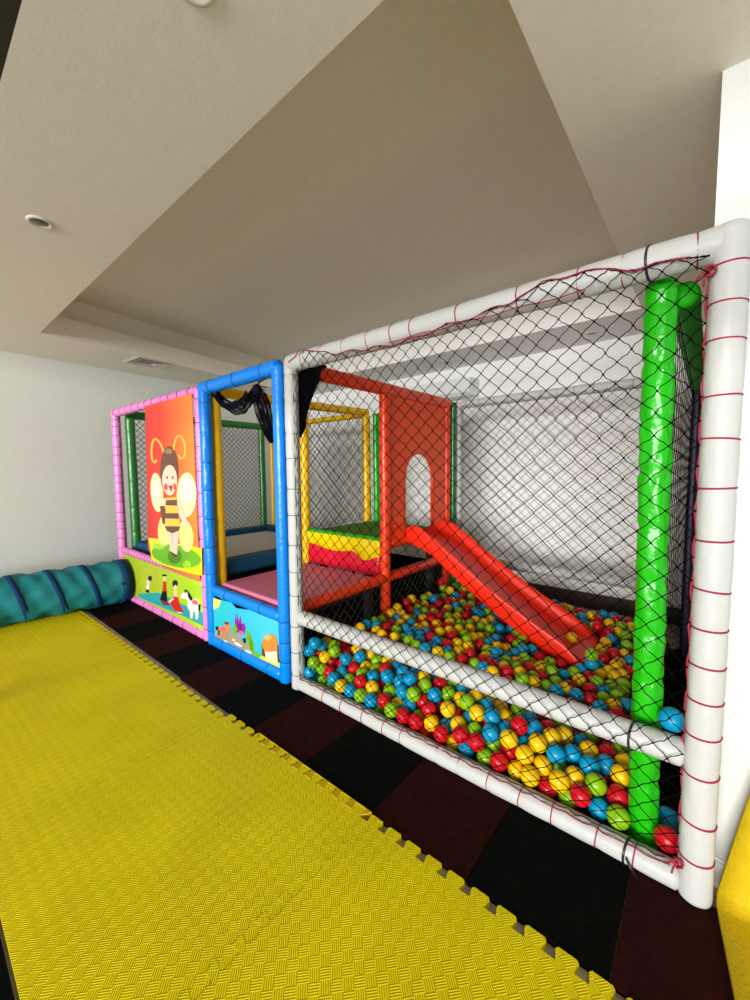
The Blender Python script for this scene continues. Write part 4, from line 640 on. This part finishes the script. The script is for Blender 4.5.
lb.tube([(XWL + i * .03, -.004 - .006 * math.sin(i * 2.9), .112 + .003 * math.sin(i * 2.1)) for i in range(70)], .0028, BLACKCORD, 5)
lb.obj('edge_cord', wf); lb = MB()
lb.tube([(XWL + .02 + i * .035, -.022 - .005 * math.sin(i * 1.9), .106 + .003 * math.sin(i * 2.7)) for i in range(60)], .0022, CRIMSON, 5)
lb.obj('edge_cord', wf)
for x, z, rr2, tl in ((-.205, 2.225, .059, .0), (-.198, .532, .0525, .0), (-.20, .064, .049, .0)):
    lb = MB(); lb.tube([(x + .010 * math.cos(a), rr2 * math.cos(a), z + rr2 * math.sin(a)) for a in [2 * PI * j / 24 for j in range(24)]], .0042, TIE, 6, closed=True)
    if z < .1: lb.tube([(x, -.049, z + .01), (x + .015, -.058, z - .012), (x + .04, -.060, z - .04)], .0042, TIE, 6)
    lb.obj('cable_tie', wf)
YWB = 2.29
rail(wf, 'back_post', (-2.151, YWB, 0), (-2.151, YWB, 2.25), .046, WHITE, .2, 26, BLACKCORD, .002)
rail(wf, 'back_post', (-.30, YWB, 0), (-.30, YWB, 2.25), .046, WHITE, .2, 27, BLACKCORD, .002)
rail(wf, 'back_top_rail', (-2.12, YWB, 2.225), (-.30, YWB, 2.225), .046, WHITE, .15, 28, BLACKCORD, .002)
rail(wf, 'back_middle_rail', (-2.11, YWB, .535), (-.33, YWB, .535), .048, WHITE, 9, 29, None, rings=[], wrinkle=.015)
mb = MB(); net(mb, (-2.11, YWB - .052, .02), (1, 0, 0), (0, 0, 1), 1.78, 2.19, .085, .085, .0021, NETM, .008, 1, .004)
mb.obj('back_net', wf)

# ------------------------------------------------------------------ green side frame (right)
gf = thing('side_screen', 'bright green padded post and rail at the right side of the ball pit', 'play frame', (-.17, .115, 0))
GX = -.163
rail(gf, 'post', (GX - .002, .118, 0), (GX - .022, .118, 2.205), .050, GREEN, .2, 31, None, pinch=.09, wrinkle=.10, n=32)
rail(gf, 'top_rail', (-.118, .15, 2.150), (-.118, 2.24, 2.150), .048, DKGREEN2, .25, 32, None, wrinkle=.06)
mb = MB(); net(mb, (-.135, .17, .05), (0, 1, 0), (0, 0, 1), 2.03, 2.07, .125, .125, .0012, NETM, .006, 1)
mb.obj('side_net', gf)
mb = MB(); pad(mb, (-.118, 2.29, 0), (-.118, 2.29, 2.2), .036, NAVY, .3, .04, 33); o = mb.obj('gap_shade_post'); tag(o, 'dark upright added for the shade in the gap between side net and right wall', 'shade strip')  # dark upright added to stand for shade in the gap

# ------------------------------------------------------------------ red partition with arch panel
XRD = -2.2
rf = thing('slide_partition', 'red padded partition with an arched doorway panel at the head of the slide', 'play frame', (XRD, 1.1, 0))
rail(rf, 'top_rail', (XRD, .060, 2.218), (XRD, 2.12, 2.218), .054, RED, .3, 41, None)
rail(rf, 'post', (XRD, 1.035, 0), (XRD, 1.035, 2.18), .046, RED, .3, 42, None, wrinkle=.04)
rail(rf, 'post', (XRD, 2.10, 0), (XRD, 2.10, 2.20), .040, RED, .3, 43, None)
rail(rf, 'platform_rail', (XRD, .055, .565), (XRD, 2.08, .565), .045, RED, .3, 44, None, wrinkle=.10)
rail(rf, 'threshold_rail', (XRD, 1.09, .865), (XRD, 2.08, .865), .045, RED, .3, 45, None, wrinkle=.08)
# arch panel: outline with a hole, in the plane x = XRD
ya0, ya1, zs0, zs1 = 1.07, 2.06, .90, 2.185
yo0, yo1, ztp = 1.318, 1.815, 1.69
hw = (yo1 - yo0) / 2; yc = (yo0 + yo1) / 2; zsp = ztp - hw
arch = [(yo0, zs0)] + [(yc - hw * math.cos(PI * i / 20), zsp + hw * math.sin(PI * i / 20)) for i in range(21)] + [(yo1, zs0)]
outl = [(ya0, zs0), (ya0, zs1), (ya1, zs1), (ya1, zs0)]
mb = MB()
n_ = len(arch)
ring = []
for (y, z) in arch:   # outer point for each arch point
    if y <= yo0 + 1e-6 and z <= zsp + 1e-6: ring.append((ya0, z))
    elif y >= yo1 - 1e-6 and z <= zsp + 1e-6: ring.append((ya1, z))
    else:
        f_ = (y - yo0) / (yo1 - yo0); ring.append((ya0 + f_ * (ya1 - ya0), zs1))
ring[1] = (ya0, zs1); ring[-2] = (ya1, zs1)
ring[0] = (ya0, zs0); ring[-1] = (ya1, zs0)
tx = .014
rows = [[(XRD + tx, y, z) for y, z in arch], [(XRD + tx, y, z) for y, z in ring], [(XRD - tx, y, z) for y, z in ring], [(XRD - tx, y, z) for y, z in arch], [(XRD + tx, y, z) for y, z in arch]]
mb.grid(rows, PANELRED); mb.flat = set(range(len(mb.f)))
ap = mb.obj('arch_panel', rf)
mb = MB()
lip = [(XRD, y, z) for y, z in arch]
mb.tube(lip, .018, RED, 8); mb.obj('arch_trim', ap)
for y, z in ((1.16, 1.98), (2.0, 1.98), (1.16, 1.35), (2.0, 1.35), (2.0, 1.02), (1.16, 1.02)):
    rows = [[(XRD + tx + dx, y + q * math.cos(2 * PI * j / 12), z + q * math.sin(2 * PI * j / 12)) for j in range(12)] for dx, q in ((0, .022), (.010, .020), (.014, .012), (.015, .002))]
    MB().grid(rows, RED, close_u=True).obj('bolt', ap)
mb = MB(); net(mb, (XRD + .02, .09, .02), (0, 1, 0), (0, 0, 1), 1.9, .50, .085, .085, .0016, NETG, .006, 1)
mb.obj('lower_net', rf)

# ------------------------------------------------------------------ slide
mb = MB()
YN, YFR = 1.285, 1.865
st = [(-2.178, .965, .905, .90), (-2.15, .99, .900, .86), (-2.10, 1.025, .89, .835), (-2.0, 1.005, .875, .82), (-1.9, .945, .83, .775), (-1.75, .845, .735, .675), (-1.5, .675, .565, .500), (-1.25, .515, .405, .345),
      (-1.05, .405, .295, .235), (-.93, .345, .235, .175), (-.84, .300, .195, .14), (-.76, .258, .170, .125), (-.70, .205, .155, .12), (-.665, .155, .150, .115), (-.645, .14, .146, .110)]
rows = []
T = .016
for x, zr, zb_, zk in st:
    zr = max(zr, zb_ + .006)
    h = zr - zb_
    sec = [(YN - .002, zk), (YN, zr - .016), (YN + .008, zr - .003), (YN + .022, zr), (YN + .040, zr - .006), (YN + .052, zr - .024 if h > .03 else zr - .006), (YN + .066, zb_ + min(h, .05) * .75), (YN + .085, zb_ + min(h, .05) * .25), (YN + .115, zb_)]
    half = sec; w = YFR + YN
    full = half + [(w - y, z) for y, z in reversed(half)]
    under = [(w - y, z) for y, z in [(YN + T, zk), (YN + .03, zb_ - .02 if zb_ - .02 > zk else zk), (YN + .12, min(zb_ - .012, max(zk, zb_ - .02)))]] + [(y, z) for y, z in reversed([(YN + T, zk), (YN + .03, zb_ - .02 if zb_ - .02 > zk else zk), (YN + .12, min(zb_ - .012, max(zk, zb_ - .02)))])]
    rows.append([(x, y, z) for y, z in full + under])
mb.grid(rows, SLIDE, close_u=True, caps=True)
so = mb.obj('slide')
sm = so.modifiers.new('smooth', 'SUBSURF'); sm.levels = 1; sm.render_levels = 2
tag(so, 'red plastic slide running from the arched panel down into the balls', 'slide')

# ------------------------------------------------------------------ yellow and green inner frames
yf = thing('divider_screen', 'yellow padded frame with netting between the trampoline and the pink platform', 'play frame', (-3.3, 1.1, 0))
rail(yf, 'post', (-3.335, .105, 0), (-3.325, .105, 2.18), .046, YELLOW, .4, 51, None)
rail(yf, 'post', (-3.3, 1.066, 0), (-3.3, 1.066, 2.2), .047, YELLOW, .4, 52, None)
rail(yf, 'post', (-3.3, 2.055, 0), (-3.3, 2.055, 2.2), .050, YELLOW, .4, 53, None)
rail(yf, 'top_rail', (-3.30, .10, 2.21), (-3.3, 2.08, 2.23), .045, YELLOW, .4, 54, None, sag=.01)
mb = MB(); net(mb, (-3.3, 1.11, .9), (0, 1, 0), (0, 0, 1), .91, 1.28, .07, .07, .0020, NETM, .004, 1); mb.obj('net', yf)
yb_ = thing('rear_screen', 'yellow padded rail and post along the back of the trampoline', 'play frame', (-4.3, 2.09, 0))
rail(yb_, 'post', (-5.27, 2.085, 0), (-5.27, 2.085, 2.19), .036, YELLOW, .4, 55, None)
rail(yb_, 'top_rail', (-5.30, 2.10, 2.21), (-3.36, 2.10, 2.21), .038, YELLOW, .4, 56, None)
mb = MB(); net(mb, (-5.23, 2.10, .62), (1, 0, 0), (0, 0, 1), 1.86, 1.55, .085, .085, .0018, NETM, .004, 1); mb.obj('net', yb_)
gl = thing('end_screen', 'dark green padded frame with netting at the far end of the trampoline', 'play frame', (-5.4, 1.0, 0))
rail(gl, 'post', (-5.37, .135, 0), (-5.37, .135, 2.17), .052, DKGREEN, .3, 61, None)
rail(gl, 'post', (-5.40, 1.985, 0), (-5.40, 1.985, 2.17), .050, DKGREEN, .3, 62, None)
rail(gl, 'top_rail', (-5.39, .10, 2.205), (-5.40, 2.02, 2.205), .050, DKGREEN, .3, 63, None)
mb = MB(); net(mb, (-5.395, .18, .68), (0, 1, 0), (0, 0, 1), 1.77, 1.49, .072, .072, .0042, NETG, .004, 1); mb.obj('net', gl)
gb = thing('back_screen', 'green padded frame with netting behind the green platform', 'play frame', (-2.7, 2.19, 0))
rail(gb, 'post', (-3.235, 2.17, 0), (-3.235, 2.17, 2.22), .040, GREEN, .3, 64, None)
rail(gb, 'post', (-2.172, 2.195, 0), (-2.172, 2.195, 2.24), .032, DKGREEN, .3, 65, None)
rail(gb, 'top_rail', (-3.20, 2.18, 2.20), (-2.18, 2.18, 2.20), .032, DKGREEN, .3, 66, None)
mb = MB(); net(mb, (-3.16, 2.18, .62), (1, 0, 0), (0, 0, 1), .97, 1.54, .085, .085, .0018, NETM, .004, 1); mb.obj('net', gb)
MB().box(-3.18, -2.22, 2.150, 2.156, .03, .50, BLACKRUB).obj('shade_backing', gb)  # black sheet added to stand for the shade under the platforms

# ------------------------------------------------------------------ platforms, step pad and trampoline
def platform(name, label, x0, x1, y0, y1, z0, z1, m, loc):
    t = thing(name, label, 'platform', loc)
    mb = MB(); nx, ny = 12, 12; rows = []
    bevel(MB().box(x0, x1, y0, y1, z0, z1, m).obj('mat', t), .02, 3)
    MB().box(x0 + .02, x1 - .02, y0 + .02, y1 - .02, z0 - .035, z0, WOOD).obj('board', t)
    for a in (x0 + .07, x1 - .07):
        for b2 in (y0 + .08, y1 - .08): MB().box(a - .03, a + .03, b2 - .03, b2 + .03, 0, z0 - .035, WOOD).obj('leg', t)
platform('entrance_platform', 'platform with a pink vinyl mat just inside the blue doorway', -3.255, -2.252, .055, 1.018, .49, .560, PINKMAT, (-2.75, .5, 0))
platform('slide_platform', 'raised platform with a green mat behind the yellow and red step pad', -3.25, -2.25, 1.12, 2.04, .83, .895, GREENMAT, (-2.75, 1.6, 0))
sp_ = thing('step_pad', 'yellow and crimson vinyl pad hung on the step between the two platforms', 'step pad', (-2.75, 1.06, .56))
rows = []
for i in range(31):
    u_ = i / 30; x = -3.245 + u_ * .985
    bot = .755 + .018 * math.sin(u_ * 9 + 1) - (.075 * math.exp(-((u_ - .82) / .10) ** 2))
    f1 = .008 * math.sin(u_ * 22)
    rows.append([(x, 1.082, .905), (x, 1.045, .908), (x, 1.026 + f1 * .4, .895), (x, 1.022 + f1, .84), (x, 1.024 + f1, bot), (x, 1.034, bot - .004), (x, 1.082, bot + .01)])
mb = MB(); mb.grid(rows, YPAD, close_u=True, caps=True); mb.obj('yellow_cover', sp_)
mb = MB(); mb.grid([[(a[0][0], 1.0215, .893), (a[0][0], 1.030, .914), (a[0][0], 1.09, .914), (a[0][0], 1.09, .896)] for a in rows], GREEN, close_u=True, caps=True); mb.obj('green_edge', sp_)
rows = []
for i in range(31):
    u_ = i / 30; x = -3.235 + u_ * .965; f1 = .010 * math.sin(u_ * 17 + .5)
    rows.append([(x, 1.08, .82), (x, 1.045, .82), (x, 1.036 + f1 * .5, .72), (x, 1.030 + f1, .65), (x, 1.038, .566 + .003 * math.sin(u_ * 14)), (x, 1.08, .562)])
mb = MB(); mb.grid(rows, REDPAD, close_u=True, caps=True); mb.obj('red_cover', sp_)
tp = thing('trampoline', 'trampoline with dark blue edge pads behind the pink frame', 'trampoline', (-4.35, 1.0, 0))
def padbar(x0, x1, y0, y1, z0, z1): bevel(MB().box(x0, x1, y0, y1, z0, z1, TRAMP).obj('edge_pad', tp), .03, 4)
padbar(-5.34, -5.17, .10, 2.03, .53, .69); padbar(-3.52, -3.355, .10, 2.03, .57, .715); padbar(-5.16, -3.53, 1.87, 2.03, .53, .69); padbar(-5.16, -3.53, .10, .26, .53, .69)
MB().box(-5.18, -3.51, .25, 1.88, .600, .612, BED).obj('bed', tp)
for x in (-5.25, -3.44):
    for y in (.2, 1.95): MB().tube([(x, y, 0), (x, y, .58)], .022, BLACKMET, 10).obj('leg', tp)

# ------------------------------------------------------------------ draped cloths
dc = thing('netting_swag', 'black netting swag tied up under the top rail of the blue doorway', 'netting', (-2.8, .06, 2.15))
def swag(stations, folds, seed, mat_, depth=.03):
    rows = []
    for s_i, (x, zt_, zb2, y) in enumerate(stations):
        row = []
        for j in range(25):
            v = j / 24
            row.append((x + .01 * noise.noise((v * 5, s_i, seed)), y + depth * math.sin(v * folds * PI + seed + s_i * .3) * .6, zt_ + (zb2 - zt_) * v + .012 * noise.noise((s_i * .7, v * 6, seed + 2))))
        rows.append(row)
    mb = MB(); mb.grid(rows, mat_); return mb
def interp(keys, n):
    out = []
    for i in range(n + 1):
        t_ = i / n * (len(keys) - 1); k = min(int(t_), len(keys) - 2); f_ = t_ - k; f_ = f_ * f_ * (3 - 2 * f_)
        out.append(tuple(a + (b2 - a) * f_ for a, b2 in zip(keys[k], keys[k + 1])))
    return out
o = swag(interp([(-3.22, 2.19, 2.165, .07), (-3.12, 2.135, 2.05, .07), (-2.97, 2.075, 1.975, .07), (-2.83, 2.10, 1.975, .07), (-2.70, 2.165, 2.04, .07), (-2.62, 2.17, 2.08, .07)], 30), 5, 1, GAUZE).obj('swag_loop', dc)
o.modifiers.new('thick', 'SOLIDIFY').thickness = .004
o = swag(interp([(-3.23, 2.18, 2.16, .03), (-3.10, 2.09, 2.05, .03), (-2.95, 2.045, 2.01, .03), (-2.85, 2.07, 2.02, .03), (-2.72, 2.13, 2.08, .03)], 20), 3, 4, CLOTH, .015).obj('cloth_band', dc)
o.modifiers.new('thick', 'SOLIDIFY').thickness = .006
rows = []
for (cx, cz, wd, tilt) in interp([(-2.62, 2.13, .10, .3), (-2.585, 2.07, .15, .5), (-2.545, 1.98, .17, .7), (-2.51, 1.88, .13, .8), (-2.475, 1.80, .09, .85), (-2.45, 1.735, .03, .9)], 24):
    rows.append([(cx + (j / 20 - .5) * wd, .05 + .018 * math.sin(j * 1.3 + cz * 8), cz + (j / 20 - .5) * wd * .5 * tilt) for j in range(21)])
mb = MB(); mb.grid(rows, GAUZE); o = mb.obj('swag_tail', dc); o.modifiers.new('thick', 'SOLIDIFY').thickness = .004
mb = MB()
rg = R_(8)
for k in range(16):
    a = rg.uniform(-2.6, 2.6); L_ = rg.uniform(.05, .12); x0_, z0_ = -2.62, 2.125
    mb.tube([(x0_, .05, z0_), (x0_ + L_ * .5 * math.cos(a), .045, z0_ + L_ * .5 * math.sin(a) + .02), (x0_ + L_ * math.cos(a) * 1.3, .05, z0_ + L_ * math.sin(a))], .0035, NETM, 4)
rows = [[(-2.62 + q * 1.0 * math.cos(2 * PI * j / 14), .05 + q * .6 * math.sin(2 * PI * j / 14), 2.125 + dz) for j in range(14)] for dz, q in ((.045, .01), (.03, .035), (.0, .046), (-.03, .036), (-.045, .012))]
mb.grid(rows, CLOTH, close_u=True, caps=True); mb.obj('knot', dc)
for x in (-3.2, -2.62, -2.45):
    pass
MB().tube([(-2.62, .045, 2.15), (-2.56, .04, 2.18), (-2.44, .03, 2.185), (-2.36, .02, 2.17)], .006, CLOTH, 6).obj('tie', dc)
# cloth over the red rail
rows = []
for (cz, cy_, rx, ry) in interp([(2.288, .17, .02, .07), (2.278, .205, .058, .150), (2.22, .185, .066, .140), (2.12, .145, .058, .100), (2.0, .115, .05, .066), (1.90, .10, .042, .045), (1.82, .10, .03, .040), (1.76, .085, .010, .014)], 40):
    rows.append([(XRD + (rx + .007 * math.sin(j * 1.7 + cz * 4) * min(1, (2.3 - cz) * 6)) * math.cos(2 * PI * j / 40) , cy_ + (ry + .008 * math.sin(j * 1.1 + cz * 9)) * math.sin(2 * PI * j / 40), cz + .01 * noise.noise((j * .4, cz * 6, 1))) for j in range(40)])
mb = MB(); mb.grid(rows, CLOTH, close_u=True, caps=True)
tag(mb.obj('bundled_cloth'), 'bundled navy cloth hung over the front end of the red top rail', 'cloth')

# ------------------------------------------------------------------ balls
BR = .0425
def ball_mesh(c, nu, nv):
    mb = MB(); vs = [(0, 0, BR)]
    for i in range(1, nv):
        a = PI * i / nv
        r = BR
        if nv > 12 and abs(a - PI / 2) < .08: r *= .992 if abs(a - PI / 2) < .01 else 1.004   # moulding seam
        for j in range(nu): vs.append((r * math.sin(a) * math.cos(2 * PI * j / nu), r * math.sin(a) * math.sin(2 * PI * j / nu), r * math.cos(a)))
    vs.append((0, 0, -BR)); fs = [(0, 1 + j, 1 + (j + 1) % nu) for j in range(nu)]
    for i in range(nv - 2):
        for j in range(nu):
            a, b2 = 1 + i * nu + j, 1 + i * nu + (j + 1) % nu; fs.append((a, a + nu, b2 + nu, b2))
    o = 1 + (nv - 2) * nu; fs += [(o + j, len(vs) - 1, o + (j + 1) % nu) for j in range(nu)]
    mb.add(vs, fs, BALLM[c]); return mb
CN = {'r': 'red', 'y': 'yellow', 'g': 'green', 'b': 'blue'}
ORD = 'first second third fourth fifth sixth seventh eighth ninth tenth eleventh twelfth thirteenth fourteenth fifteenth sixteenth seventeenth eighteenth nineteenth twentieth'.split()
BM = {c: ball_mesh(c, 28, 16).mesh('ball_' + CN[c]) for c in 'rygb'}
def parse(q): return [('rygb'[q[i]], q[i + 1] / 1000, q[i + 2] / 1000, q[i + 3] / 1000) for i in range(0, len(q), 4)]
CAM = Vector((-0.0197, -1.7106, 1.5313))
rg = R_(3)
def put_ball(c, p, label):
    o = bpy.data.objects.new('ball', BM[c]); COL.objects.link(o); o.location = p
    o.rotation_euler = (rg.uniform(0, 6), rg.uniform(0, 6), rg.uniform(0, 6))
    return tag(o, label, 'ball', 'plastic balls in the ball pit')
rows_ = {}
corner = []
for c, x, y, z in parse(BALLS):
    if x > -.125: corner.append((y, c, (x, y, z))); continue
    zz = CAM.z + (z - CAM.z) * (0 - CAM.y) / (y - CAM.y)          # where the sight line passes the front rail
    front = zz < .53
    row = int((y - .095) / .085) if front else int((y - .2) / .15)
    rows_.setdefault((front, row, c), []).append((x, y, z))
for (front, row, c), ps in rows_.items():
    ps.sort()
    for i, p in enumerate(ps):
        pos = ORD[i] if i < 20 else 'last'
        if front:
            lab = '%s %s ball from the left, front row resting against the bottom white rail' % (pos, CN[c]) if row == 0 else '%s %s ball from the left, %s row back from the bottom white rail' % (pos, CN[c], ORD[row])
        else:
            lab = '%s %s ball from the left, %s band of balls beyond the middle white rail' % (pos, CN[c], ORD[row])
        put_ball(c, p, lab)
corner.sort()
for i, (y, c, p) in enumerate(corner):
    put_ball(c, p, '%s ball %s in the corner between green post and right white post' % (CN[c], ['lowest and nearest', 'second from the front', 'third from the front', 'fourth from the front', 'fifth from the front'][min(i, 4)]))
put_ball('b', (-.089, .068, .602), 'blue ball resting on the middle white rail beside the right white post')
put_ball('y', (-.795, 1.60, .206), 'single yellow ball lying on the lower end of the red slide')
low = {c: ball_mesh(c, 18, 10) for c in 'rygb'}
mb = MB()
for c, x, y, z in parse(REST):
    m_ = low[c]; mb.add([(v[0] + x, v[1] + y, v[2] + z) for v in m_.v], m_.f, BALLM[c])
tag(mb.obj('ball_heap'), 'mixed red, yellow, green and blue balls filling the pit under the others', 'balls', kind='stuff')

# ------------------------------------------------------------------ light and camera
w = bpy.data.worlds.new('daylight'); scene.world = w; w.use_nodes = True
w.node_tree.nodes['Background'].inputs[0].default_value = (0.93, 0.97, 1.0, 1); w.node_tree.nodes['Background'].inputs[1].default_value = 0.75
def area(name, loc, target, sx, sy, power, color):
    l = bpy.data.lights.new(name, 'AREA'); l.shape = 'RECTANGLE'; l.size = sx; l.size_y = sy; l.energy = power; l.color = color
    o = bpy.data.objects.new(name, l); COL.objects.link(o); o.location = loc
    o.rotation_euler = (Vector(target) - Vector(loc)).to_track_quat('-Z', 'Y').to_euler(); return o
area('outdoor_daylight', (1.4, -14.8, 2.3), (-1.4, 1.0, 1.2), 9, 4.2, 3500, (1.0, 0.98, 0.94))  # unseen daylight source added far outside the open front, for even falloff

cam = bpy.data.cameras.new('camera'); co = bpy.data.objects.new('camera', cam); COL.objects.link(co)
cam.sensor_fit = 'VERTICAL'; cam.sensor_height = 36.0; cam.lens = 400.47 / 1000 * 36.0; cam.clip_start = 0.02
ya, pi_, ro = math.radians(39.877), math.radians(-4.376), math.radians(-.506)
cy, sy = math.cos(ya), math.sin(ya); cp, sp2 = math.cos(pi_), math.sin(pi_)
fw = Vector((-sy * cp, cy * cp, sp2)); rt = Vector((cy, sy, 0)); up = rt.cross(fw)
r2 = rt * math.cos(ro) + up * math.sin(ro); u2 = -rt * math.sin(ro) + up * math.cos(ro)
M = Matrix((r2, u2, -fw)).transposed().to_4x4(); M.translation = CAM
co.matrix_world = M
scene.camera = co
vs_ = scene.view_settings
scene.display_settings.display_device = 'sRGB'
vs_.view_transform = 'Standard'; vs_.look = 'None'; vs_.exposure = 0.0; vs_.gamma = 1.0; vs_.use_curve_mapping = False
